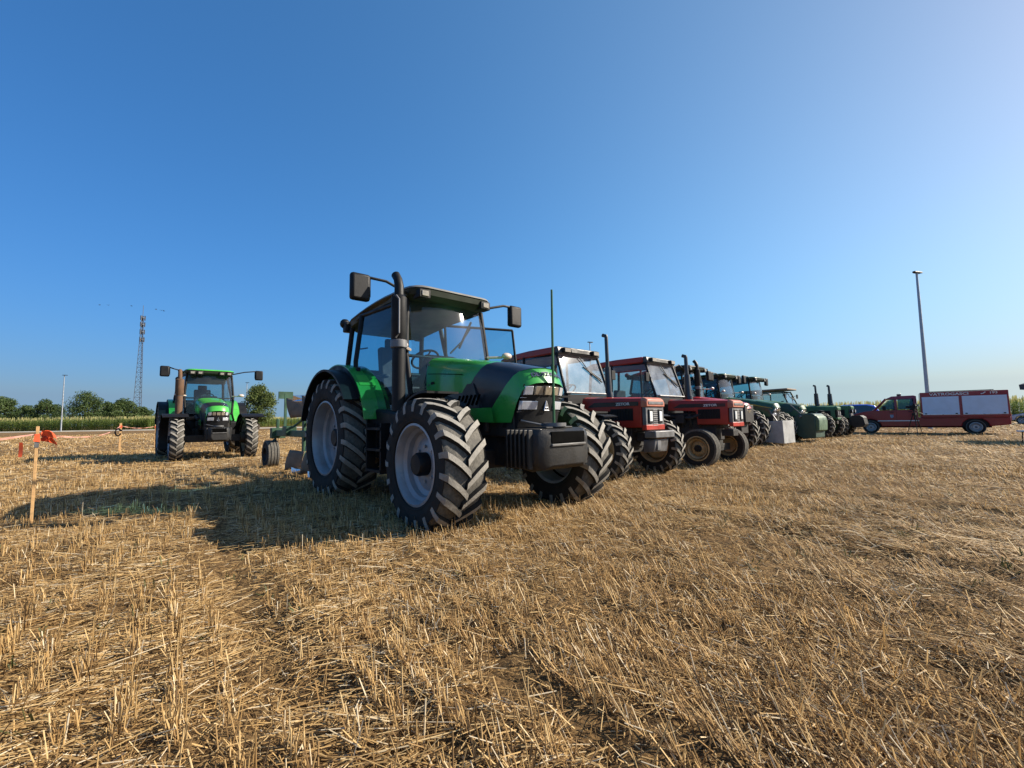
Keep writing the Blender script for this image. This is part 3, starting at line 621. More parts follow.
    def facepanel(y0, y1, z0, z1, mi, name, d=.018):
        q = MB(); f = lambda y, z: (gx(z) + .07 * (1 - (y / (Wn * .92)) ** 2) + d, y, z); b = lambda y, z: (gx(z) + .07 * (1 - (y / (Wn * .92)) ** 2) - .02, y, z)
        q.add([b(y0, z0), b(y1, z0), b(y1, z1), b(y0, z1), f(y0 + .006, z0 + .006), f(y1 - .006, z0 + .006), f(y1 - .006, z1 - .006), f(y0 + .006, z1 - .006)], [(4, 5, 6, 7), (0, 1, 5, 4), (1, 2, 6, 5), (2, 3, 7, 6), (3, 0, 4, 7)])
        return q.build(name, mi, t, bevel=.004)
    ys = [-.345, -.215, -.075, .075, .215, .345]
    for i in range(5): facepanel(ys[i] * Wn / .375 + .008, ys[i + 1] * Wn / .375 - .008, zg - .112, zg - .014, 'lamp' if i in (0, 4) else 'lamp_amber', 'headlight')
    facepanel(-.36 * Wn / .375, .36 * Wn / .375, zg - .142, zg - .128, 'chrome', 'trim_bar', .024)
    for s in (-1, 1): facepanel(*sorted((s * .35 * Wn / .375, s * .14 * Wn / .375)), zg - .262, zg - .165, 'lamp', 'headlight')
    facepanel(-.36 * Wn / .375, .36 * Wn / .375, zg - .285, zg - .273, 'chrome', 'trim_bar', .02)
    if g('emblem', False):
        q = MB(); ex = gx(zg - .215) + .07 + .012
        for y0, z0, y1, z1 in ((-.035, -.05, 0, .05), (.035, -.05, 0, .05), (-.035, -.05, .035, -.05), (-.018, -.02, .018, -.02), (0, -.05, 0, .02)): q.tube([(ex - .16 * -z0 * 0, y0, zg - .215 + z0), (ex, y1, zg - .215 + z1)], .006, 6)
        q.build('emblem', 'chrome', t)
    if g('letters', None):
        M_ = frame((3.312 + .075 + .014 + dx, 0, SN(3.312) + .028), (0, 1, 0), (-.6, 0, 1)); Mi = M_.inverted()
        tx = text(g('letters', ''), .064, .003, g('lettermat', 'bluetext'), t, M_, squash=1.12)
        for v in tx.data.vertices:      # follow the curve of the nose
            p = M_ @ v.co; q_ = p.y / wz(3.31); p.x -= .075 * q_ ** 2; p.z -= .014 * (q_ / .55) ** 2; v.co = Mi @ p
    # front weight
    if g('weight', True):
        m = MB(); sec = []
        for x, w_, z0, z1 in ((3.14, .34, .66, .92), (3.28, .40, .55, .94), (3.48, .41, .52, .94), (3.60, .37, .54, .93), (3.66, .28, .58, .90)):
            sec.append([(x + dx, -w_, z0 + .08), (x + dx, -w_ + .06, z0), (x + dx, w_ - .06, z0), (x + dx, w_, z0 + .08), (x + dx, w_, z1 - .05), (x + dx, w_ - .05, z1), (x + dx, -w_ + .05, z1), (x + dx, -w_, z1 - .05)])
        m.loft(sec)
        for k in range(6):
            for s in (-1, 1): m.box((3.22 + .062 * k + dx, s * .408, .74), (.028, .06, .38))
        m.box((3.4 + dx, 0, .945), (.3, .4, .02)); m.box((3.0 + dx, 0, .8), (.4, .3, .3))
        wk = g('ww', 1.0); m.v = [(a, b * wk, c) for a, b, c in m.v]; wo = m.build('front_weight', 'castiron', t, bevel=.012)
        m = MB(); m.box((3.632 + dx, 0, .850), (.07, .50 * wk, .115)); m.build('handle_slot_shade', 'void', wo, bevel=.01)  # solid block, the hollow's shade put into its colour
        m = MB(); m.box((3.662 + dx, 0, .778), (.035, .50 * wk, .026)); m.build('handle_lip', 'liptrim', wo, bevel=.006)
        m = MB(); m.lathe([(.10, 0), (.125, 0), (.125, .035), (.10, .035), (.10, 0)], 16, (3.47 + dx, 0, .955), 0, 'z'); m.tube([(3.27 + dx, -.28, 1.02), (3.41 + dx, -.1, .97)], .012, 6); m.build('lifting_ring', 'silverdull', wo)
    if g('rod', False):
        MB().tube([(3.47 + dx, 0, .93), (3.472 + dx, .003, 1.7), (3.48 + dx, 0, 2.385)], [.014, .013, .011], 8).build('marker_rod', 'rodgreen', t)
    # rear fenders
    for s in (-1, 1):
        m = MB(); m.arc(0, hr, rr + .185, R(14), R(128), s * .64, s * .965, .03, 22)
        m.prism([(math.cos(a) * (rr + .19), hr + math.sin(a) * (rr + .19)) for a in np.linspace(R(14), R(128), 16)] + [(-.45, 1.35), (.5, 1.05)], s * .66, s * .68)
        m.build('fender', paint, t, angle=50)
        m = MB(); m.arc(0, hr, rr + .10, R(32), R(165), s * .968, s * (yr + wr / 2 + .02), .03, 22); m.arc(0, hr, rr + .10, R(32), R(128), s * .955, s * .968, .10, 16); m.arc(0, hr, rr + .10, R(120), R(165), s * .6, s * .968, .03, 8); m.build('fender_flare', 'black', t, angle=50)
        if g('sticker', True):
            m = MB(); m.arc(0, hr, rr + .218, R(42), R(54), s * .70, s * .93, .003, 4); m.build('reflector_patch', 'lime_bright', t)
        fy0, fy1 = g('ffy', (.70, 1.08)); m = MB(); m.arc(wb, hf, rf + .05, R(g('ff0', 84)), R(g('ffa', 178)), s * fy0, s * fy1, .022, 20)
        m.tube([(wb - .3, s * .55, hf + .25), (wb - .1, s * .8, hf + rf + .04)], .025, 8); m.build('front_fender', 'black', t, angle=50)
    # cab
    xa, xc = 1.60, -.32; zr = g('zroof', 2.63)
    A0 = lambda s: (xa + .02, s * .62, 1.36); A1 = lambda s: (xa - .12, s * .60, zr - .02)
    Bb = lambda s: (.34, s * .78, 1.28); Bt = lambda s: (.26, s * .68, zr - .02)
    C0 = lambda s: (-.34, s * .66, 1.84); C1 = lambda s: (xc + .08, s * .62, zr - .06)
    m = MB()
    for s in (-1, 1):
        m.tube([A0(s), (xa - .04, s * .655, 1.9), A1(s)], .034, 8); m.tube([Bb(s), (.33, s * .80, 1.9), Bt(s)], .036, 8); m.tube([C0(s), C1(s)], .04, 8)
        m.tube([A0(s), (1.35, s * .72, 1.16), (.8, s * .78, 1.10), Bb(s)], .03, 8); m.tube([Bb(s), (.0, s * .74, 1.78), C0(s)], .03, 8)
        m.tube([A1(s), Bt(s), C1(s)], .03, 8)
    m.tube([C0(-1), C0(1)], .035, 8); m.tube([A0(-1), A0(1)], .03, 8); m.tube([(xa - .02, -.64, 1.86), (xa - .02, .64, 1.86)], .02, 8)
    m.box((.6, 0, 1.1), (1.9, 1.3, .08)); m.box((1.5, 0, 1.25), (.06, 1.0, .4)); m.box((-.3, 0, 1.45), (.06, 1.3, .7))
    m.build('cab_frame', 'black', t, angle=50)
    ws = MB(); gv = []
    for j in range(9):
        v = j / 8; hw_ = .62 * (1 - v) + .60 * v - .01
        for i in range(13):
            u = i / 6 - 1; gv.append((A0(1)[0] * (1 - v) + A1(1)[0] * v + .10 * (1 - u * u) + .05 * math.sin(math.pi * v), u * hw_, A0(1)[2] * (1 - v) + A1(1)[2] * v))
    ws.add(gv, [(j * 13 + i, j * 13 + i + 1, j * 13 + i + 14, j * 13 + i + 13) for j in range(8) for i in range(12)]); ws.build('windscreen', 'glass', t, angle=90)
    pane([C0(-1), C0(1), C1(1), C1(-1)], 'glass', 'rear_window', t)
    opened = g('open_door', False)
    for s in (-1, 1):
        pts = [A0(s), (1.35, s * .72, 1.17), (.8, s * .785, 1.11), Bb(s), (.33, s * .80, 1.9), Bt(s), A1(s)]
        if opened and s > 0:
            d = empty('door', (Bb(1)[0], Bb(1)[1], 0), 0, t); loc_ = lambda p: (p[0] - Bb(1)[0], p[1] - Bb(1)[1], p[2])
            L = [loc_(p) for p in pts]; pane(L, 'glass_side', 'door_glass', d)
            q = MB(); q.tube([L[0], L[1], L[2], L[3]], .022, 8); q.tube([L[0], L[6]], .022, 8); q.tube([L[6], L[5]], .022, 8); q.tube([L[3], L[4], L[5]], .022, 8); q.build('door_frame', 'black', d)
            d.rotation_euler = (0, 0, R(opened))
        else:
            pane(pts, 'glass_side', 'door_glass', t)
            q = MB(); q.box((.50, s * .835, 1.72), (.05, .05, .16)); q.build('door_handle', 'black', t)
        qp = [Bb(s), (.0, s * .74, 1.79), C0(s), C1(s), Bt(s)]
        if opened and s < 0:      # rear quarter window swung out
            d = empty('side_window', (Bt(s)[0] - .02, Bt(s)[1] - .02, 0), 0, t); L = [(p[0] - Bt(s)[0], p[1] - Bt(s)[1], p[2]) for p in qp]
            pane(L, 'glass_side', 'window_glass', d); q = MB(); q.tube(L + [L[0]], .014, 6); q.tube([(-.3, .02, 2.15), (-.3, .16, 2.18)], .012, 6); q.build('window_frame', 'black', d); d.rotation_euler = (0, 0, R(-14))
        else: pane(qp, 'glass_side', 'side_window', t)
    # roof
    rx0, rx1, rw = xc - .10, xa + .14, .69
    def ringr(z, ins, front=0): 
        pts = []
        for (cx, cy, a0) in ((rx1 - .22, rw - .26, 0), (rx0 + .28, rw - .28, 90), (rx0 + .28, -rw + .28, 180), (rx1 - .22, -rw + .26, 270)):
            rad_ = .22 if cx > 0 else .28
            for k in range(5):
                a = R(a0 + 22.5 * k); pts.append((cx + (rad_ - ins) * math.cos(a) + (front if cx > 0 else 0), cy + (rad_ - ins) * math.sin(a), z))
        out_ = []
        for i_ in range(len(pts)):
            a_, b_ = pts[i_], pts[(i_ + 1) % len(pts)]; out_.append(a_)
            if abs(a_[0] - b_[0]) > .6: out_ += [tuple(a_[k_] + (b_[k_] - a_[k_]) * f_ / 6 for k_ in range(3)) for f_ in range(1, 6)]
        return out_
    drop = lambda r_, f: [(x, y, z - f * max(0, (rx0 + 1.5 - x)) ** 1.8 * .085) for x, y, z in r_]
    m = MB(); m.loft([drop(ringr(zr - .03, .10), 1), drop(ringr(zr + .02, .02), 1), drop(ringr(zr + .09, .0), 1), drop(ringr(zr + .10, .012), 1)]); ro = m.build('roof_band', 'roofdark', t, angle=40)
    m = MB(); m.loft([drop(ringr(zr + .10, -.012), 1), drop(ringr(zr + .125, .0), 1), drop(ringr(zr + .145, .06), 1), drop(ringr(zr + .155, .22), 1)]); m.build('roof', g('roofmat', 'roofgrey'), t, angle=60)
    for s in (-1, 1):
        m = MB(); m.box((rx1 - .07, s * (rw - .20), zr + .02), (.16, .17, .12)); k = m.build('worklight', 'black', t, bevel=.015)
        MB().box((rx1 + .012, s * (rw - .20), zr + .02), (.02, .10, .07)).build('lens', 'lamp_amber', k, bevel=.006)
        if g('lamps4', False):
            m = MB(); m.box((rx1 - .07, s * (rw - .40), zr + .02), (.16, .17, .12)); k = m.build('worklight', 'black', t, bevel=.015); MB().box((rx1 + .012, s * (rw - .40), zr + .02), (.02, .10, .07)).build('lens', 'lamp_amber', k, bevel=.006)
        m = MB(); m.box((rx0 + .05, s * (rw - .05), zr - .09), (.14, .14, .16)); m.ball((rx0 - .02, s * (rw - .02), zr - .02), .08, 6); m.build('rear_worklight', 'black', t, bevel=.02)
        # mirrors
        my = g('my', 1.22) if s > 0 else g('myr', 1.26); mx_ = xa + g('mdx', -.05); mz = zr + g('mz', .0)
        m = MB(); m.box((mx_, s * my, mz), (.10, .24, .33)); mo = m.build('mirror', 'black', t, bevel=.035)
        MB().box((mx_ - .052, s * my, mz), (.008, .2, .28)).build('mirror_glass', 'chrome', mo)
        m = MB(); m.tube([(xa - .05, s * .62, zr + .03), (xa, s * .95, zr + .12), (mx_, s * (my - .08), mz + .14)], .018, 8); m.tube([(mx_, s * (my - .12), mz + .12), (mx_, s * (my - .12), mz - .1)], .014, 6); m.build('mirror_arm', 'black', t)
        m = MB(); m.tube([(xa, s * .62, 1.93), (xa + .16, s * .78, 1.93)], .02, 6); m.ball((xa + .19, s * .84, 1.95), .055, 8, 0, 1, 1.6, .9); m.build('indicator', 'indic', t)
    # exhaust stack on the driver's right
    ex, ey = g('ex', (1.84, -.90)); em = g('exmat', 'black')
    m = MB(); er = g('er', 1.0); et = g('et', 0.0); m.tube([(ex, ey, 1.15), (ex, ey, 1.92)], .078 * er, 16); m.tube([(ex, ey, 1.90), (ex, ey, 1.93), (ex, ey, 2.50 + et), (ex, ey, 2.53 + et)], [.075 * er, .092 * er, .092 * er, .06 * er], 18)
    m.tube([(ex, ey, 2.50 + et), (ex, ey, 2.64 + et), (ex - .03, ey + .0, 2.73 + et), (ex - .09, ey, 2.80 + et)], [.058, .055, .052, .054], 12, 0, False); m.tube([(ex, ey, 1.2), (1.7, -.55, 1.2), (1.8, -.3, 1.25)], .06, 10)
    eo = m.build('exhaust', em, t, angle=40)
    m = MB(); m.lathe([(.09, -.05), (.098, -.04), (.098, .04), (.09, .05)], 16, (ex, ey, 1.94), 0, 'z'); m.box((ex - .1, ey + .08, 1.94), (.2, .05, .05)); m.build('clamp', 'silverdull', eo)
    if g('grab', True):
        m = MB(); m.tube([(ex + .08, ey - .08, 2.5), (ex + .12, ey - .06, 2.45), (ex + .12, ey - .06, 2.05), (ex + .08, ey - .08, 2.0)], .012, 6); m.build('heat_guard', 'silverdull', eo)
    if g('hidden_exhaust', False):
        for o_ in list(eo.children) + [eo]: bpy.data.objects.remove(o_)
    # interior
    m = MB(); m.box((.15, 0, 1.5), (.5, .5, .14)); m.box((-.08, 0, 1.88), (.13, .48, .7), Matrix.Rotation(R(-8), 3, 'Y')); m.box((.15, 0, 1.28), (.35, .35, .35)); m.box((.2, -.33, 1.72), (.4, .08, .06)); m.box((-.12, 0, 2.3), (.09, .26, .16)); m.build('seat', 'seat', t, bevel=.04)
    sw = MB(); rot = Matrix.Rotation(R(-35), 3, 'Y'); ring = [Vector((.92, 0, 1.93)) + rot @ Vector((.2 * math.cos(a), .2 * math.sin(a), 0)) for a in np.linspace(0, 2 * math.pi, 25)]
    sw.tube(ring, .017, 8, 0, False); sw.tube([ring[0], ring[12]], .012, 6); sw.tube([(.92, 0, 1.93), (1.15, 0, 1.45)], .03, 8); sw.build('steering_wheel', 'black', t)
    m = MB(); m.prism([(1.1, 1.2), (1.5, 1.2), (1.52, 1.88), (1.3, 1.95), (1.2, 1.8)], -.24, .24); m.build('dashboard', 'black', t, bevel=.03)
    m = MB(); m.box((-.6, 0, .55), (.5, .12, .1)); m.tube([(-.4, -.3, .6), (-1.0, -.42, .55)], .04, 8); m.tube([(-.4, .3, .6), (-1.0, .42, .55)], .04, 8); m.tube([(-.35, 0, 1.0), (-.95, 0, .95)], .03, 8); m.build('hitch', 'chassis', t)
    return t
K['silverdull'] = mat('dull_grey_metal', (.15, .15, .155), .5, .4, .25, 8, dust=.15, dust_col=(.2, .18, .15))
K['void'] = mat('recess_shade', (.0015, .0015, .0015), .9, 0, .1, 5, spec=.05)  # near-black colour stands in for shade inside slots; also draws seam lines
K['liptrim'] = mat('pale_weight_lip', (.10, .10, .10), .5, .2, .2, 8, dust=.15)  # lip coloured lighter than the cast weight
K['rodgreen'] = mat('dark_green_rod', (.015, .09, .03), .5, 0, .15, 8)
K['indic'] = mat('clear_indicator_lens', (.62, .50, .40), .2, 0, .12, 25, coat=1.0)
YAW = R(-48.2)
T1 = modern_tractor((-1.888, 7.15, 0), YAW, 'large green and black tractor with silver roof and tall rod, nearest to the viewer', dict(details=True, open_door=75, rod=True, emblem=True, letters='DEUTZ-FAHR'))
T2 = modern_tractor((-10.77, 15.35, 0), YAW, 'bright green tractor with a green roof and rusty exhaust, parked alone on the left',
    dict(paint='lime_bright', roofmat='lime_bright', wf=.33, wr=.44, rf=.66, rimf=.43, er=1.22, et=-.10, ww=.70, ffy=(.66, 1.26), ffa=205, ff0=60, yf=1.08, yr=1.20, hw=.38, exmat='rust', ex=(1.78, -.80), lamps4=True, my=1.40, myr=1.16, mz=.04, mdx=-.1, emblem=True, grab=False, nf=22))

# ------------------------------------------------------------------ older square-bonnet tractor
def old_tractor(loc, yaw, label, P):
    g = lambda k, d: P.get(k, d)
    t = thing('tractor', label, 'tractor', loc, yaw, g('group', None)); paint = g('paint', 'red'); rimm = g('rim', 'rim_tan')
    xf, xn, hw, zh, zl = g('xf', 2.30), g('xn', 2.84), g('hw', .29), g('zh', 1.38), g('zl', .86)
    rf, wf, rr, wr = g('rf', .53), g('wf', .32), .78, .42
    for s in (-1, 1):
        wheel(t, (xf, s * g('yf', .80), rf - .03), rf, wf, g('rimf', .33), s, rimm, 18, .035, .05 if g('ribbed', False) else -.1, .07, .06, g('hubm', 'black'), 0, g('ribbed', False))
        wheel(t, (0, s * .74, rr - .04), rr, wr, .44, s, rimm, 20, .045, .0, .11, .06, 'black')
    m = MB(); m.box((1.35, 0, .72), (2.3, .42, .4)); m.box((2.0, 0, .95), (1.2, .4, .35)); m.box((0, 0, .74), (.9, .6, .6)); m.box((0, 0, .74), (.26, 1.1, .26)); m.box((xn - .16, 0, .68), (.25, .26, .14))
    for k in range(4): m.tube([(1.55 + .2 * k, -.2, .8), (1.55 + .2 * k, -.27, 1.08)], .04, 8); m.tube([(1.55 + .2 * k, .2, .8), (1.55 + .2 * k, .27, 1.08)], .04, 8)
    m.lathe([(.001, -.13), (.08, -.13), (.08, .13), (.001, .13)], 12, (1.6, -.3, .85), 0, 'z'); m.tube([(1.4, -.28, 1.05), (2.0, -.3, 1.0), (2.3, -.26, 1.12)], .035, 8); m.box((1.75, -.3, .98), (.2, .12, .2)); m.box((2.05, .3, .95), (.25, .12, .22))
    m.build('chassis', 'chassis', t, bevel=.012)
    m = MB(); m.box((xf, 0, rf - .05), (.16, 2 * g('yf', .8) - .2, .15)); m.box((xf, 0, rf + .1), (.25, .3, .3)); m.tube([(xf - .15, -g('yf', .8) + .15, rf), (1.5, -.3, .75)], .025, 8)
    m.build('front_axle', 'chassis', t, bevel=.01)
    # bonnet
    xr = g('xhr', 1.46); m = MB(); sl = g('slope', .06)
    prof = lambda q, zb: [(-hw * q, zb), (-hw * q, zh - .07), (-hw * q + .035, zh - .02), (-hw * .55 * q, zh), (hw * .55 * q, zh), (hw * q - .035, zh - .02), (hw * q, zh - .07), (hw * q, zb)]
    rings = [[(x, y, z + sl * (xn - x) / 1.4 if z > 1 else z) for y, z in prof(q, zb)] for x, q, zb in ((xr, 1.06, g('zlr', zh - .26)), (2.12, 1.02, g('zlr', zh - .26)), (2.14, 1.02, zl), (xn - .06, 1, zl))]
    m.loft(rings); m.build('bonnet', paint, t, bevel=.008)
    # side stripe and lettering, side grille
    for s in (-1, 1):
        ys = s * (hw * 1.035)
        if g('letters', None):
            q = MB(); q.prism([(xr + .12, zh - .145), (xn - .1, zh - .145), (xn - .1, zh - .075), (xr + .3, zh - .06)], ys + s * .004, ys + s * .009); q.build('stripe', 'blackpaint', t)
            text(g('letters', ''), .068, .0015, 'white', t, frame((xn - .42, ys + s * .0135, zh - .108), (-s if s > 0 else 1, 0, 0), (0, 0, 1)), squash=1.35)
        q = MB(); x0, x1 = xn - .70, xn - .22
        q.prism([(x0, zl + .12), (x1, zl + .12), (x1, zh - .19), (x0, zh - .19)], s * (hw * 1.0 - .02), s * (hw * 1.0 + .012))
        for k in range(8): q.box((x0 + .04 + k * .057, s * (hw + .016), (zl + zh - .07) / 2), (.012, .012, zh - zl - .34))
        q.build('side_grille', 'black', t)
    # nose with grille and lamps
    m = MB(); m.loft([[(x, y, z) for y, z in [(-hw * q, zb), (-hw * q, zt - .05), (-hw * q + .04, zt), (hw * q - .04, zt), (hw * q, zt - .05), (hw * q, zb)]] for x, q, zb, zt in ((xn - .062, 1.01, zh - .17, zh + .004), (xn + .0, 1.0, zh - .17, zh - .01), (xn + .05, .96, zh - .16, zh - .045))])
    m.build('nose', g('nosepaint', 'red_faded'), t, bevel=.008)
    MB().box((xn + .052, 0, zh - .10), (.012, hw * 1.6, .05)).build('nose_plate', g('plate', 'silverdull'), t, bevel=.004)
    m = MB(); m.box((xn - .01, 0, (zh - .17 + zl) / 2), (.07, hw * 1.9, zh - .17 - zl)); 
    for k in range(9): m.box((xn + .03, 0, zl + .03 + k * (zh - zl - .22) / 9), (.02, hw * .5, .012))
    go = m.build('grille', g('grillem', 'silverdull'), t, bevel=.006)
    if g('round_lamps', False):
        for s in (-1, 1):
            q = MB(); q.lathe([(.001, -.05), (.085, -.05), (.10, .02), (.10, .05), (.085, .055)], 18, (0, 0, 0), 0, 'z'); o = q.build('headlight', 'black', t); o.matrix_local = frame((xn + .05, s * (hw + .0), zh - .28), (0, 1, 0), (0, 0, 1))
            q = MB(); q.lathe([(.001, .065), (.05, .062), (.088, .05)], 18, (0, 0, 0), 0, 'z'); q.build('lens', 'lamp', o)
    else:
        for s in (-1, 1):
            q = MB(); q.box((xn + .03, s * hw * .52, zh - .33), (.03, .12, .24)); o = q.build('headlight', 'black', t, bevel=.01)
            MB().box((xn + .046, s * hw * .52, zh - .33), (.012, .085, .17)).build('lens', 'lampwhite', o, bevel=.004)
    q = MB(); q.box((xn - .01, 0, zl - .0), (.09, hw * 1.98, .09)); q.build('bumper', paint, t, bevel=.01)
    if g('frontweight', True):
        q = MB(); q.box((xn + .08, .04, zl - .12), (.22, .60, .12)); q.prism([(xn - .1, zl - .22), (xn + .14, zl - .2), (xn + .10, zl - .42), (xn - .1, zl - .44)], -.2, .22); q.box((xn + .05, -.08, zl - .3), (.18, .12, .2)); q.build('front_weight', 'silverdull', t, bevel=.015)
    # exhaust
    ex, ey, ez = g('ex', (1.93, -.08, 2.62)); m = MB(); br = g('exr', .05)
    m.tube([(ex + .03, ey, zh - .02), (ex + .02, ey, zh + .12), (ex + .0, ey, zh + .14), (ex - .01, ey, zh + .62)], [br * 1.35, br * 1.3, br * 1.3, br * 1.1], 12); m.tube([(ex - .01, ey, zh + .6), (ex - .02, ey, ez - .06), (ex - .02, ey, ez - .03), (ex - .10, ey, ez)], br * g('tipr', .72), 10, 0, False)
    m.build('exhaust', g('exmat', 'blackpaint'), t)
    # fenders
    for s in (-1, 1):
        m = MB(); m.arc(0, rr - .04, rr + .05, R(20), R(150), s * .52, s * 1.0, .02, 18); m.build('fender', g('fender', 'black'), t, angle=50)
        if not g('ribbed', False):
            m = MB(); m.arc(xf, rf - .03, rf + .05, R(70), R(165), s * (g('yf', .8) - .19), s * (g('yf', .8) + .19), .015, 12); m.tube([(xf - .3, s * .3, rf), (xf - .3, s * .6, rf + .42)], .02, 6); m.build('front_fender', 'black', t, angle=50)
    if not g('cab', True): return t
    # cab
    xb, zb_, wb_ = g('xb', 1.36), g('zb', 1.53), .66; xw, zw, ww = g('xw', 1.10), g('zw', 2.31), .62; zr = g('zr', 2.47)
    xB = .18; xC = -.55; PM = g('pillar', 'black')
    m = MB()
    for s in (-1, 1):
        m.tube([(xb, s * wb_, zb_), (xw, s * ww, zw + .03)], .03, 6); m.tube([(xB, s * .70, 1.25), (xB, s * .66, zw + .03)], .03, 6); m.tube([(xC, s * .66, 1.35), (xC + .06, s * .62, zw + .03)], .035, 6)
        m.tube([(xb, s * wb_, zb_), (xb - .1, s * .67, 1.0), (.75, s * .7, .78)], .03, 6); m.tube([(xb - .1, s * .67, 1.05), (xB, s * .70, 1.25), (xC, s * .66, 1.45)], .025, 6); m.tube([(xw, s * ww, zw), (xC, s * .62, zw)], .03, 6)
        m.box((1.0, s * .7, .6), (.34, .16, .03)); m.box((1.0, s * .74, .85), (.34, .12, .03)); m.box((.86, s * .76, .72), (.03, .05, .4))
    m.box((.45, 0, .98), (1.7, 1.25, .06)); m.box((xb - .02, 0, 1.25), (.05, 1.2, .5)); m.box((xC, 0, 1.2), (.05, 1.2, .5)); m.tube([(xC + .06, -.62, zw), (xC + .06, .62, zw)], .03, 6)
    m.build('cab_frame', PM, t)
    wf_ = MB(); c4 = [(xb + .012, -wb_ + .0, zb_), (xb + .012, wb_, zb_), (xw + .012, ww, zw), (xw + .012, -ww, zw)]
    wf_.tube(c4 + [c4[0]], g('wfr', .022), 6); wo = wf_.build('windscreen_frame', g('wsframe', 'silverdull'), t)
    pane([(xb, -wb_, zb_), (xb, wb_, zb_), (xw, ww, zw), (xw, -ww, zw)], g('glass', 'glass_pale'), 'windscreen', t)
    q = MB(); q.tube([(xw + .04, .0 * ww, zw - .02), (xw + .10, .18, zw - .26), (xw + .2, .5, zb_ + .30)], .010, 6); q.tube([(xw + .09, .06, zw - .22), (xw + .21, .52, zb_ + .25)], .014, 6); q.build('wiper', 'black', t)
    pane([(xC, -.66, 1.45), (xC, .66, 1.45), (xC + .06, .62, zw), (xC + .06, -.62, zw)], 'glass_clear', 'rear_window', t)
    for s in (-1, 1):
        pane([(xb - .02, s * wb_, zb_), (xb - .1, s * .67, 1.07), (xB, s * .70, 1.27), (xB, s * .66, zw), (xw, s * ww, zw)], 'glass_clear', 'door_glass', t)
        pane([(xB, s * .70, 1.27), (xC, s * .66, 1.45), (xC + .06, s * .62, zw), (xB, s * .66, zw)], 'glass_clear', 'side_window', t)
        q = MB(); q.tube([(xw, s * .66, 1.95), (xw + .2, s * .86, 1.98)], .012, 6); q.box((xw + .2, s * .90, 1.95), (.05, .13, .2)); q.build('mirror', 'black', t, bevel=.012)
    # roof
    fl = g('flatroof', False); m = MB()
    if fl:
        m.loft([[(-.85, -.72, zr - .10), (-.85, .72, zr - .10), (-.85, .70, zr - .02), (-.85, -.70, zr - .02)], [(xw + .25, -.72, zr - .06), (xw + .25, .72, zr - .06), (xw + .25, .70, zr + .02), (xw + .25, -.70, zr + .02)]]); m.build('roof', g('roofmat', 'silverdull'), t, bevel=.03)
    else:
        pr = [(-.66, zw), (-.62, zr - .09), (-.45, zr - .03), (.3, zr), (xw - .05, zr - .005), (xw - .05, zw)]
        m.prism(pr, -.66, .66); m.build('roof', paint, t, bevel=.035)
        m = MB(); m.prism([(xw - .048, zw + .005), (xw - .048, zr), (xw + .03, zr - .005), (xw + .075, zw + .03), (xw + .06, zw + .005)], -.63, .63); vo = m.build('roof_visor', g('visor', 'visorgrey'), t, bevel=.012)
        for s in (-1, 1):
            q = MB(); q.box((xw + .09, s * .44, zw + .075), (.10, .2, .10)); o = q.build('worklight', 'black', t, bevel=.015); MB().box((xw + .143, s * .44, zw + .075), (.012, .16, .07)).build('lens', 'lamp_amber', o)
        q = MB(); q.prism([(xw + .04, zw + .03), (xw + .10, zw + .04), (xw + .08, zr - .04), (xw + .03, zr - .03)], -.28, .28); q.build('visor_panel', g('visor2', 'black'), t, bevel=.01)
    m = MB(); m.box((.12, 0, 1.28), (.42, .46, .12)); m.box((-.06, 0, 1.52), (.1, .44, .46)); m.box((.1, 0, 1.1), (.3, .3, .25)); m.build('seat', 'seat', t, bevel=.03)
    sw = MB(); rot = Matrix.Rotation(R(-35), 3, 'Y'); ring = [Vector((.78, 0, 1.62)) + rot @ Vector((.2 * math.cos(a), .2 * math.sin(a), 0)) for a in np.linspace(0, 2 * math.pi, 25)]
    sw.tube(ring, .015, 8, 0, False); sw.tube([ring[0], ring[12]], .012, 6); sw.tube([(.78, 0, 1.62), (1.1, 0, 1.15)], .025, 8); sw.build('steering_wheel', 'black', t)
    m = MB(); m.box((1.18, 0, 1.34), (.25, .8, .3)); m.build('dashboard', 'black', t, bevel=.03)
    return t
K['visorgrey'] = mat('dark_grey_visor', (.06, .058, .055), .5, .1, .25, 6, dust=.1)
K['red_faded'] = mat('sun_faded_red_nose', (.46, .13, .07), .5, 0, .25, 5, dust=.3, dust_col=(.5, .32, .24))
K['lampwhite'] = mat('clear_headlight', (.75, .77, .76), .15, 0, .05, 20, coat=1.0)
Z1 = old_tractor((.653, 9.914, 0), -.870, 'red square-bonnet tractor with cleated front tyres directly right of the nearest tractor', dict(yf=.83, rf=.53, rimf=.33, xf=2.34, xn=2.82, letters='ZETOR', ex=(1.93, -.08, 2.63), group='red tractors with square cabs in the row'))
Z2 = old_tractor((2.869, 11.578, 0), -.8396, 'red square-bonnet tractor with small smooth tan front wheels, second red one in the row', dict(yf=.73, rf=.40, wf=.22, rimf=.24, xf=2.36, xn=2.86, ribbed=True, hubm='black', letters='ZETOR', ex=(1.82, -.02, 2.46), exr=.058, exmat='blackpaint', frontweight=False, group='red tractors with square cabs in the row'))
T3 = modern_tractor((4.75, 15.25, 0), YAW, 'red tractor with rounded bonnet and dark roof, half hidden behind the second square-cab red one', dict(paint='red_new', band='red_new', nosepaint='red_new', wb=2.5, rf=.60, wf=.42, yf=1.1, rr=.80, zt=1.68, zroof=2.50, roofmat='blackpaint', weight=False, ex=(1.75, -.1), my=1.15, mz=-.1, grab=False, sticker=False))
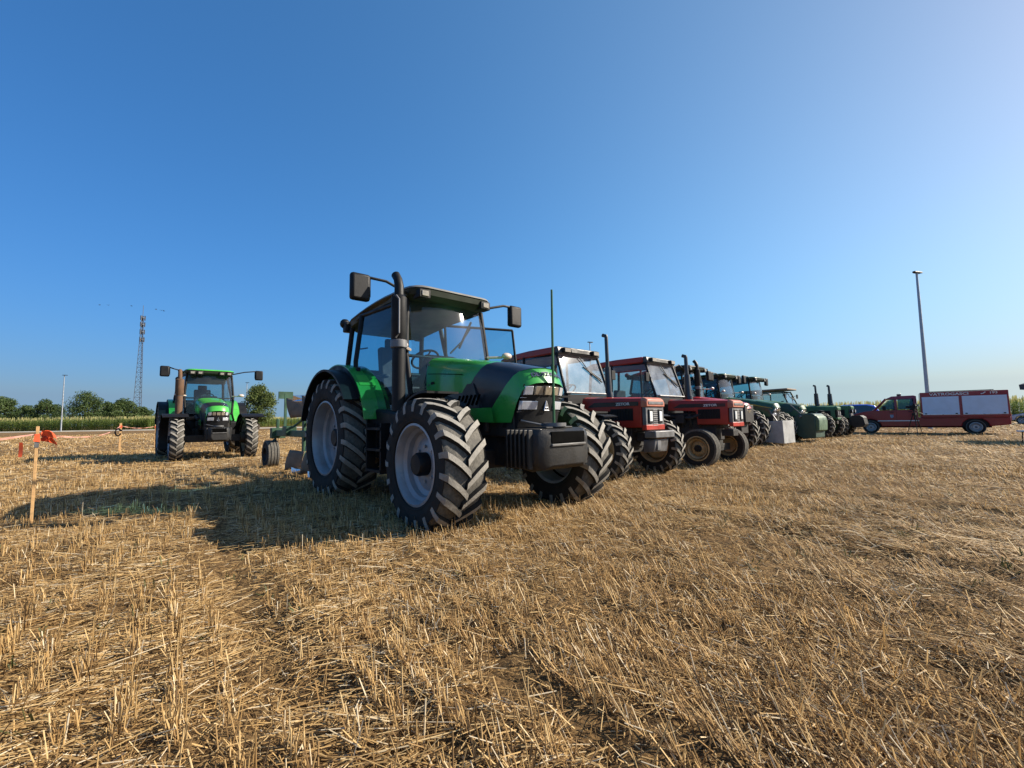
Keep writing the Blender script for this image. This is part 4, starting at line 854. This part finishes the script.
T4 = modern_tractor((7.13, 17.96, 0), YAW, 'deep green tractor with yellow bonnet stripe carrying a grey block weight in front', dict(paint='jd', band='jd', nosepaint='jd', stripe='yellow', rim='rim_yellow', wb=2.6, rf=.66, zt=1.74, zroof=2.48, roofmat='jd', weight=False, hidden_exhaust=True, my=1.2, grab=False, sticker=False))
w = MB(); w.loft([[(2.86, -.52, .12), (2.86, .52, .12), (2.86, .52, .82), (2.86, -.52, .82)], [(3.56, -.52, .08), (3.60, .5, .08), (3.58, .5, .86), (3.54, -.52, .85)]])
wo = w.build('front_weight', 'concrete', T4, bevel=.012); m = MB(); m.box((2.75, 0, .6), (.3, .5, .3)); m.tube([(3.0, .1, .84), (3.2, .12, 1.25)], .03, 8); m.tube([(3.3, -.3, .84), (3.1, -.32, 1.2)], .025, 8); m.tube([(2.9, -.4, .95), (2.6, -.5, .7)], .03, 8); m.tube([(2.9, .4, .95), (2.6, .5, .7)], .03, 8); m.build('weight_linkage', 'silverdull', T4)
T5 = modern_tractor((9.36, 19.96, 0), YAW, 'green tractor with dark green curved-front ballast box, beside the flat-roofed tractor', dict(paint='oldgreen', band='darkgreen', nosepaint='oldgreen', rim='rim_yellow', wb=2.6, rf=.62, zt=1.70, zroof=2.52, roofmat='jd', weight=False, hidden_exhaust=True, my=1.25, grab=False, sticker=False))
w = MB(); w.prism([(3.15, .25), (3.35, .12), (3.76, .16), (3.78, 1.02), (3.68, 1.09), (3.2, 1.08), (2.95, .85)], -.62, .62); w.build('front_weight', 'darkgreen', T5, bevel=.03)
w = MB(); w.prism([(3.76, .40), (3.87, .44), (3.89, .80), (3.85, .95), (3.76, 1.02)], -.58, .58); w.build('weight_front', 'palegreen', T5, bevel=.03)
w = MB(); w.tube([(3.3, -.5, 1.05), (2.95, -.55, 1.45)], .02, 6); w.box((2.75, 0, .7), (.5, .4, .3)); w.ball((3.3, -.64, .98), .05, 6); w.build('weight_linkage', 'silverdull', T5)
T6 = old_tractor((12.6, 22.3, 0), YAW, 'green tractor with flat brown roof and thick upright exhaust, seventh in the row', dict(paint='oldgreen', nosepaint='oldgreen', rim='oldgreen', fender='oldgreen', yf=.86, rf=.60, rimf=.36, wf=.36, xf=2.55, xn=3.12, zh=1.40, xhr=1.3, zlr=1.1, ex=(2.34, -.05, 2.40), exr=.075, tipr=.55, flatroof=True, zr=2.30, zw=2.16, roofmat='rustplate', glass='glass', frontweight=False, grillem='black', plate='oldgreen', pillar='darkgreen', wsframe='black'))
T7 = old_tractor((14.7, 23.8, 0), YAW, 'open green tractor with stacked front weights beside the fire truck nose', dict(cab=False, paint='oldgreen', nosepaint='oldgreen', rim='oldgreen', fender='oldgreen', yf=.82, rf=.55, wf=.34, xf=2.3, xn=2.84, zh=1.46, xhr=1.1, ex=(2.0, 0, 2.5), exr=.085, tipr=.6, frontweight=False, grillem='silverdull', plate='oldgreen', round_lamps=True))
for k in range(7):
    q = MB(); q.prism([(2.78, .80), (2.92, .98), (3.22, .98), (3.34, .88), (3.40, .55), (3.30, .42), (3.02, .40), (2.80, .52)], -.385 + .11 * k, -.285 + .11 * k); q.build('front_weight', 'castiron' if k else 'castiron', T7, bevel=.012)
q = MB(); q.tube([(.2, -.5, 1.3), (.2, -.5, 2.15), (.2, .5, 2.15), (.2, .5, 1.3)], .035, 8); q.build('roll_bar', 'darkgreen', T7)
m = MB(); m.box((.5, 0, 1.15), (.42, .46, .12)); m.box((.3, 0, 1.36), (.1, .44, .4)); m.build('seat', 'seat', T7, bevel=.03)

# ------------------------------------------------------------------ plough behind the near tractor
def plough():
    c, s = math.cos(YAW), math.sin(YAW)
    t = thing('plough', 'green reversible plough with rusty mouldboards and a black rubber wheel behind the nearest tractor', 'plough', (-1.888, 7.15, 0), YAW)
    m = MB(); m.tube([(-1.0, 0, .75), (-1.5, -.1, .80)], .09, 8); m.box((-1.2, 0, .85), (.18, .8, .5)); m.box((-3.2, -.42, .80), (3.7, .14, .14), Matrix.Rotation(R(4), 3, 'Z')); m.box((-4.85, -.52, .80), (.18, .3, .24)); m.box((-4.95, -.5, .95), (.06, .06, .35)); m.box((-4.0, -.5, .86), (.3, .22, .2)); m.tube([(-4.4, -.4, .85), (-3.4, -.4, 1.1), (-2.6, -.35, .95)], .03, 8); m.tube([(-4.95, -.5, .75), (-5.02, -.55, .62), (-4.98, -.62, .38)], .045, 8)
    m.build('beam', 'jd2', t, bevel=.012)
    wh = wheel(t, (-5.02, -.62, .30), .33, .26, .17, -1, 'black', 14, .012, .0, .05, .04, 'black', 0, True)
    def body(x, up):
        sg = 1 if up else -1; y0 = -.45
        k = MB(); k.loft([[(x + .05 + a, y0 + b, .80 + sg * h) for a, b in ((-.06, -.025), (.06, -.025), (.06, .025), (-.06, .025))] for h in (0, .35, .62)]); k.build('leg', 'jd2', t, bevel=.008)
        rings = []
        for i in range(9):
            u = i / 8; row = []
            for j in range(7):
                v = j / 6; h = .36 + .46 * v; cur = .17 * u ** 1.3 + .07 * u * v
                row.append((x + .16 - .40 * u - .1 * v, y0 - .03 - cur + .1 * (v - .5) ** 2, .80 + sg * (h * (1 - .08 * u) - .12 * (1 - u) * v * 1.2)))
            rings.append(row)
        k = MB(); k.loft(rings, False, False); o = k.build('mouldboard', 'rustplate', t, angle=60); so = o.modifiers.new('thickness', 'SOLIDIFY'); so.thickness = .012
        k = MB(); z1, z2 = .80 + sg * .80, .80 + sg * .68; k.loft([[(x + .42, y0 + .02, z1), (x + .30, y0 - .05, z2), (x + .30, y0 - .03, z2)], [(x - .12, y0 - .18, z1), (x - .16, y0 - .17, z2), (x - .16, y0 - .15, z2)]]); k.build('share', 'bare', t)
        k = MB(); k.lathe([(.001, -.006), (.20, -.006), (.205, 0), (.20, .006), (.001, .006)], 24, (x + .62, y0 - .05, .80 + sg * .52)); k.box((x + .55, y0 + .02, .80 + sg * .28), (.05, .05, .5)); k.build('coulter', 'bare' if not up else 'rustplate', t)
    for x in (-2.15, -3.2):
        for up in (False, True): body(x, up)
    m = MB(); m.box((-4.35, -.5, 1.25), (.05, .05, .9)); m.box((-4.35, -.5, 1.66), (.04, .30, .16)); m.build('marker_post', 'jd2', t)
K['jd2'] = mat('plough_green_paint', (.015, .07, .035), .5, 0, .3, 5, dust=.12)
plough()

# ------------------------------------------------------------------ fire truck
def cabin_profile(): pass
def fire_truck():
    front = Vector((20.0, 24.8)); rear = Vector((23.05, 22.15)); d = (front - rear); yaw = math.atan2(d.y, d.x)
    t = thing('fire_truck', 'red crew-cab fire truck with two grey roller shutters on its side', 'fire truck', (rear.x, rear.y, 0), yaw)   # x from the rear axle forward
    Wd = .92; L0, L1 = -.98, 4.45; xw = [.05, 3.55]
    # lower body with wheel arches
    def arch(cx, r, n=10): return [(cx - r * math.cos(a), .36 + r * math.sin(a)) for a in np.linspace(0, math.pi, n)][::-1]
    low = [(L0, .45)] + arch(xw[0], .42)[::-1] + arch(xw[1], .40)[::-1] + [(4.30, .36), (4.44, .42), (4.47, .62), (4.42, .82), (4.36, .98), (3.75, 1.17), (3.42, 1.22), (1.85, 1.22), (1.84, .82), (L0, .82)]
    m = MB(); m.prism(low, -Wd, Wd); m.build('body', 'redtruck', t, bevel=.03)
    up = [(3.44, 1.215), (2.92, 1.86), (2.72, 1.95), (1.95, 1.97), (1.86, 1.93), (1.86, 1.215)]
    yy_ = lambda z: .90 * (1 - .11 * max(0, (z - 1.2) / .77))
    m = MB(); m.loft([[(x, y * yy_(z) / .9, z) for x, z in ((2.98, 1.80), (2.72, 1.95), (1.95, 1.97), (1.86, 1.93), (1.86, 1.80))] for y in (-.90, .90)])
    for s in (-1, 1):
        for (xa_, za_, xb_, zb_, rr_) in ((3.42, 1.2, 2.94, 1.84, .035), (2.59, 1.2, 2.59, 1.84, .05), (1.92, 1.2, 1.92, 1.84, .055)): m.tube([(xa_, s * (yy_(za_) - .03), za_), (xb_, s * (yy_(zb_) - .03), zb_)], rr_, 8)
    m.box((1.88, 0, 1.5), (.05, 1.6, .6)); m.build('cab', 'redtruck', t, bevel=.02)
    q = MB()
    for x in (2.75, 2.15):
        for y in (-.42, .42): q.box((x - .12, y, 1.40), (.12, .42, .5)); q.box((x - .14, y, 1.72), (.09, .22, .16))
    q.build('seats', 'seat', t, bevel=.03)
    yz = lambda z, o=.0: .90 * (1 - .11 * max(0, (z - 1.2) / .77)) + o
    for s in (-1, 1):
        for pts in ([(3.22, 1.27), (2.90, 1.70), (2.72, 1.80), (2.66, 1.80), (2.66, 1.27)], [(2.52, 1.27), (2.52, 1.80), (2.00, 1.81), (1.97, 1.27)]):
            q = MB(); q.add([(x, s * yz(z, .004), z) for x, z in pts] + [(x, s * yz(z, .012), z) for x, z in pts], [tuple(range(len(pts))), tuple(range(len(pts), 2 * len(pts)))] + [(i, (i + 1) % len(pts), len(pts) + (i + 1) % len(pts), len(pts) + i) for i in range(len(pts))]); q.build('side_window', 'glass_truck', t, smooth=False)
        for xx in (2.59, 1.90): MB().box((xx, s * .915, .95), (.012, .02, .66)).build('door_gap', 'black', t)
        MB().box((2.75, s * .935, 1.12), (.16, .02, .035)).build('door_handle', 'black', t, bevel=.006); MB().box((2.1, s * .935, 1.12), (.16, .02, .035)).build('door_handle', 'black', t, bevel=.006)
        MB().box((2.55, s * .926, .66), (1.45, .012, .045)).build('side_stripe', 'white', t)
        q = MB(); q.box((3.02, s * 1.04, 1.34), (.12, .18, .2)); q.tube([(3.05, s * .88, 1.28), (3.02, s * 1.0, 1.3)], .02, 6); q.build('mirror', 'black', t, bevel=.03)
        q = MB(); q.prism([(2.82, .98), (2.70, .98), (2.70, .86), (2.76, .80), (2.82, .86)], s * .922, s * .927); q.build('door_badge', 'badgeblue', t)
        q = MB(); q.box((4.30, s * .72, .80), (.16, .24, .16), Matrix.Rotation(R(s * 18), 3, 'Z')); q.build('headlight', 'lamp', t, bevel=.03)
        q = MB(); q.box((L0 - .012, s * .80, .78), (.03, .12, .3)); q.build('tail_light', 'redlens', t, bevel=.01)
    q = MB(); q.add([(3.455, -.78, 1.235), (3.455, .78, 1.235), (2.93, .70, 1.86), (2.93, -.70, 1.86)], [(0, 1, 2, 3)]); q.build('windscreen', 'glass_truck', t, smooth=False)
    q = MB(); q.box((4.40, 0, .45), (.18, 1.80, .20)); q.build('bumper', 'black', t, bevel=.05)
    q = MB(); q.box((4.43, 0, .78), (.06, .9, .14)); q.build('grille', 'black', t, bevel=.02)
    q = MB(); q.box((2.45, 0, 2.03), (.16, .9, .09)); q.tube([(2.45, -.3, 1.95), (2.45, -.3, 2.0)], .03, 6); q.tube([(2.45, .3, 1.95), (2.45, .3, 2.0)], .03, 6); q.build('light_bar', 'blackpaint', t, bevel=.03)
    # equipment box
    m = MB(); m.box(((L0 + 1.74) / 2, 0, 1.45), (1.74 - L0, 1.90, 1.26)); m.box(((L0 + 1.74) / 2, 0, .80), (1.74 - L0 - .1, 1.84, .12)); bo = m.build('equipment_box', 'redtruck', t, bevel=.02)
    for x0, x1 in ((-.92, .40), (.50, 1.68)):
        for s in (-1, 1):
            m = MB(); n = 22
            for k in range(n):
                z0 = .96 + .88 * k / n; m.box(((x0 + x1) / 2, s * .958, z0 + .44 / n), (x1 - x0, .012, .88 / n - .004))
            m.box(((x0 + x1) / 2, s * .953, 1.40), (x1 - x0, .008, .90)); sh = m.build('roller_shutter', 'shutter', t)
            for xx in (x0 + .1, x1 - .1): q = MB(); q.box((xx, s * .968, 1.0), (.07, .02, .05)); q.build('latch', 'black', sh)
            q = MB(); q.box(((x0 + x1) / 2, s * .972, .955), (x1 - x0, .025, .03)); q.build('shutter_rail', 'silver', sh)
    text('VATROGASCI', .17, .003, 'white', t, frame((.80, .956, 1.965), (-1, 0, 0), (0, 0, 1)), squash=1.35)
    text('193', .14, .003, 'white', t, frame((-.55, .956, 1.97), (-1, 0, 0), (0, 0, 1)), squash=1.35)
    q = MB(); q.tube([(-.30, .958, 2.01), (-.26, .958, 1.95), (-.19, .958, 1.93)], [.012, .018, .012], 8); q.ball((-.30, .958, 2.0), .026, 6); q.ball((-.20, .958, 1.935), .026, 6); q.build('phone_symbol', 'white', t)
    q = MB()
    for s in (-.6, .6): q.tube([(-.6, s, 2.12), (1.4, s, 2.12)], .02, 6); q.tube([(-.5, s, 2.06), (-.5, s, 2.12)], .015, 6); q.tube([(1.3, s, 2.06), (1.3, s, 2.12)], .015, 6)
    q.build('roof_rack', 'black', t)
    for o in t.children:
        sub = [o] + list(o.children)
        for q_ in sub:
            if q_.type == 'MESH':
                if q_.name.startswith('lettering'): q_.location.x *= 1.13
                else: q_.data.transform(Matrix.Diagonal((1.13, 1, 1, 1)))
    for i, x in enumerate([.056, 4.01]):
        for s in (-1, 1): wheel(t, (x, s * .82, .33), .345, .23, .21, s, 'rim_white', 20, .008, .30, .05, .02, 'silverdull', 0, True)
    m = MB(); m.box((1.8, 0, .38), (4.6, 1.3, .16)); 
    for x in [.056, 4.01]: m.box((x, 0, .6), (.9, 1.7, .55))
    m.build('underbody', 'black', t)
K['glass_truck'] = glass_mat('truck_glass', (0.45, 0.60, 0.55), 0.04)
K['badgeblue'] = mat('door_badge', (.25, .30, .38), .5, 0, .1, 8)
K['glass_van'] = mat('reflective_dark_glass', (.02, .03, .035), .06, 0, .1, 3, spec=.9)
fire_truck()

# ------------------------------------------------------------------ cars
def car(loc, yaw, paint, label, H=1.46, L=4.3, van=False):
    t = thing('parked_car', label, 'car', loc, yaw); f, r = L * .42, -L * .58; xw = (f - .82, r + .80); Wd = .88
    def arch(cx, q): return [(cx - q * math.cos(a), .34 + q * math.sin(a)) for a in np.linspace(0, math.pi, 9)]
    low = [(r, .42)] + arch(xw[1], .36) + arch(xw[0], .36) + [(f - .06, .30), (f, .45), (f - .02, .62), (f - .25, .76), (f - 1.0, .93), (r + .3, .95), (r + .02, .88)]
    m = MB(); m.loft([[(x, y * (1 - .06 * (abs(y) > .5) * (x > f - .5)), z) for x, z in low] for y in (-Wd, -.6, .6, Wd)]); m.build('body', paint, t, bevel=.04)
    top = [(f - .98, .93), (f - 1.75, H - .08), (f - 2.1, H), (r + 1.0, H), (r + .55, H - .1), (r + .12, .95)]
    m = MB(); m.loft([[(x, y * (1 - .16 * (z - .93) / (H - .93)), z) for x, z in top] for y in (-Wd + .03, Wd - .03)]); m.build('roof', paint, t, bevel=.05)
    yy = lambda z: (Wd - .03) * (1 - .16 * (z - .93) / (H - .93)) + .006
    for s in (-1, 1):
        for pts in ([(f - 1.15, .97), (f - 1.80, H - .12), (f - 2.28, H - .08), (f - 2.28, .97)], [(f - 2.36, .97), (f - 2.36, H - .08), (r + 1.05, H - .08), (r + .62, H - .2), (r + .45, .97)]):
            q = MB(); q.add([(x, s * yy(z), z) for x, z in pts], [tuple(range(len(pts)))]); q.build('side_window', 'glass_van', t, smooth=False)
        q = MB(); q.box((f - .12, s * .66, .66), (.2, .3, .13)); q.build('headlight', 'lamp', t, bevel=.04); q = MB(); q.box((r + .04, s * .7, .78), (.1, .25, .16)); q.build('tail_light', 'redlens', t, bevel=.03)
        q = MB(); q.box((f - 1.3, s * .98, .98), (.12, .16, .12)); q.build('mirror', paint, t, bevel=.03)
    q = MB(); k = .012; q.add([(f - .98 + k, -.74, .95), (f - .98 + k, .74, .95), (f - 1.74 + k, .66, H - .08), (f - 1.74 + k, -.66, H - .08)], [(0, 1, 2, 3)]); q.build('windscreen', 'glass_van', t, smooth=False)
    for x in xw:
        for s in (-1, 1): wheel(t, (x, s * .78, .30), .315, .2, .2, s, 'rim_white', 20, .006, .28, .05, .02, 'silverdull', 0, True)
    m = MB(); m.box(((f + r) / 2, 0, .35), (L - 1.0, 1.3, .2)); m.build('underbody', 'black', t)
    return t
car((44.1, 37.1, 0), R(128), 'silverpaint', 'silver car parked at the right edge behind the fire truck')
car((24.8, 33.6, 0), R(150), 'bluepaint', 'bright blue car mostly hidden behind the fire truck cab', H=1.75, L=4.4)

# ------------------------------------------------------------------ tripod, bench, parasol
def tripod():
    t = thing('camera_tripod', 'black camera on a tripod standing in front of the fire truck', 'tripod', (18.75, 20.7, 0), R(20))
    for k in range(3):
        a = R(100 + 120 * k); m = MB(); m.tube([(.05 * math.cos(a), .05 * math.sin(a), .98), (.20 * math.cos(a), .20 * math.sin(a), .50), (.34 * math.cos(a), .34 * math.sin(a), -.03)], [.022, .018, .012], 8); m.build('leg', 'black', t)
    m = MB(); m.tube([(0, 0, .75), (0, 0, 1.18)], .028, 8); m.box((0, 0, 1.0), (.13, .13, .1)); m.box((0, 0, 1.2), (.10, .10, .08)); m.tube([(0, 0, 1.2), (.2, -.25, .98)], .012, 6); m.build('centre_column', 'black', t, bevel=.01)
    m = MB(); m.box((0, 0, 1.33), (.14, .22, .16)); m.tube([(0, .10, 1.34), (0, .30, 1.34)], .06, 12); m.box((0, -.02, 1.44), (.06, .12, .06)); m.build('camera_body', 'black', t, bevel=.012)
    m = MB(); m.box((.09, -.12, 1.40), (.02, .12, .08)); m.build('camera_screen', 'silver', t)
tripod()
def bench():
    t = thing('bench', 'low bench with pale top at the right edge of the field', 'bench', (17.72, 14.7, 0), R(8))
    m = MB(); m.box((0, 0, .40), (2.2, .28, .045)); m.build('seat', 'white', t, bevel=.008)
    for x in (-.9, .9):
        m = MB(); m.tube([(x, -.11, .38), (x - .03, -.12, -.03)], .016, 6); m.tube([(x, .11, .38), (x - .03, .12, -.03)], .016, 6); m.tube([(x - .02, -.12, .12), (x - .02, .12, .12)], .012, 6); m.box((x, 0, .37), (.04, .26, .02)); m.tube([(x, 0, .36), (x * .55, 0, .37), (x, 0, .14)], .010, 6); m.build('leg_frame', 'black', t)
bench()
def parasol():
    t = thing('parasol', 'dark cloth parasol whose corner enters at the right edge', 'parasol', (19.42, 14.6, 0))
    m = MB(); n = 8; R_ = 1.75
    rings = []
    for q, z in ((.02, 2.62), (.5, 2.34), (1, 2.0), (.99, 1.82)): rings.append([(R_ * q * math.cos(2 * math.pi * k / n), R_ * q * math.sin(2 * math.pi * k / n), z) for k in range(n)])
    m.loft(rings, True, False); o = m.build('canopy', 'fabric', t, smooth=False); so = o.modifiers.new('thickness', 'SOLIDIFY'); so.thickness = .004
    MB().tube([(0, 0, -.1), (0, 0, 2.66)], .022, 8).build('pole', 'silver', t)
    for k in range(n): MB().tube([(0, 0, 2.2), (R_ * .97 * math.cos(2 * math.pi * k / n), R_ * .97 * math.sin(2 * math.pi * k / n), 1.99)], .008, 5).build('rib', 'silver', t)
    m = MB(); m.lathe([(.001, 0), (.28, 0), (.28, .06), (.05, .09), (.05, .3), (.001, .3)], 20, (0, 0, -.01), 0, 'z'); m.build('base', 'concrete', t)
parasol()

# ------------------------------------------------------------------ stakes and tape
def stake(x, y, h, label, wdt=.028, tilt=0.0, bundle=True):
    t = thing('stake', label, 'stake', (x, y, 0), R(47), 'wooden stakes carrying the barrier tape')
    m = MB(); a = wdt / 2; m.loft([[(-.012, -.012, -.25), (.012, -.012, -.25), (.012, .012, -.25), (-.012, .012, -.25)]] + [[(-a + tilt * z, -a * .6, z), (a + tilt * z, -a * .6, z), (a + tilt * z, a * .6, z), (-a + tilt * z, a * .6, z)] for z in (-.1, h)]); m.build('post', 'wood', t, bevel=.003)
    m = MB()
    for k in range(3): m.box((tilt * h, 0, h - .10 - .028 * k), (wdt + .012 + .006 * k, wdt * .6 + .014 + .004 * k, .03), Matrix.Rotation(R((-8, 6, 12)[k]), 3, 'Y'))
    m.build('tape_wrap', 'tape', t)
    return t
S1 = stake(-5.30, 4.95, 1.035, 'near wooden stake with orange tape wrapped round its top and a loose orange bundle')
m = MB(); g_ = np.random.default_rng(5)
for k in range(9):
    p0 = Vector((.03, 0, .98 - .01 * k)); a = .12 * k - .5; pts = [p0 + Vector((.17 * u * (1 - .25 * u), (-.05 + .02 * k) * math.sin(u * 2.5), -.11 * u * u - .02 * math.sin(u * 5 + k))) for u in np.linspace(0, 1, 9)]
    w_ = [.010, .020, .028, .032, .033, .032, .028, .022, .012]
    m.loft([[(p.x - w_[i] * .35, p.y - .004 + .01 * math.sin(k + i), p.z + w_[i]), (p.x + w_[i] * .35, p.y + .004 + .01 * math.sin(k + i), p.z - w_[i])] for i, p in enumerate(pts)], False, False)
m.build('tape_bundle', 'tape', S1)
m = MB(); m.loft([[(-.018, -.013, z), (-.018, .013, z), (.018, .013, z), (.018, -.013, z)] for z in (.80, .86)]); m.build('dark_band', 'silverdull', S1)
S0 = stake(-7.6, 2.6, 1.0, 'wooden stake outside the left edge holding the tape end')
S2 = stake(-15.2, 17.2, 1.12, 'far wooden stake with a tape bow left of the green tractor', .07)
S3 = stake(-17.3, 21.5, 1.05, 'farthest thin wooden stake beside the tape', .06)
S4 = stake(-17.6, 24.8, 1.0, 'small distant stake just left of the green tractor wheel', .06)
def tape(a, b, sag, label, wdt=.012, seed=1, matname='tape_pale'):
    A, B = Vector(a), Vector(b); rings = []; n = 30
    for i in range(n + 1):
        u = i / n; p = A.lerp(B, u); p.z -= sag * 4 * u * (1 - u); tw = math.sin(u * 17 + seed) * 1.2
        rings.append([(p.x, p.y - wdt * math.sin(tw), p.z - wdt * math.cos(tw)), (p.x, p.y + wdt * math.sin(tw), p.z + wdt * math.cos(tw))])
    m = MB(); m.loft(rings, False, False); return tag(m.build('barrier_tape', matname), label, 'tape', 'lengths of barrier tape between the stakes')
tape((-5.30, 4.95, .95), (-15.2, 17.2, 1.02), .18, 'faded barrier tape sagging from the near stake to the far stake')
tape((-7.6, 2.6, .80), (-5.30, 4.95, .95), .12, 'faded barrier tape running from the near stake out of the left edge', seed=3)
tape((-15.2, 17.2, 1.02), (-17.3, 21.5, .98), .1, 'faded barrier tape between the two far stakes', seed=4)
tape((-17.3, 21.5, .98), (-17.6, 24.8, .95), .08, 'faded barrier tape reaching the farthest stake', seed=6)
m = MB(); m.loft([[(-.014, .01 * math.sin(20 * z), z), (.014 + .006 * math.sin(19 * z), -.008, z)] for z in np.linspace(0, .16, 9)], False, False)
tag(m.build('tape_tag', 'tape', None, (-5.42, 4.90, .70), R(40)), 'short orange tape end hanging just left of the near stake', 'tape')
m = MB(); m.tube([(.10 * math.cos(a), 0, .12 * math.sin(a)) for a in np.linspace(.3, 5.9, 16)], .022, 8); m.box((.09, 0, .06), (.07, .04, .05))
tag(m.build('hanging_loop', 'black', None, (-13.6, 15.3, .80)), 'small black loop hanging on the tape left of the far stake', 'loop')
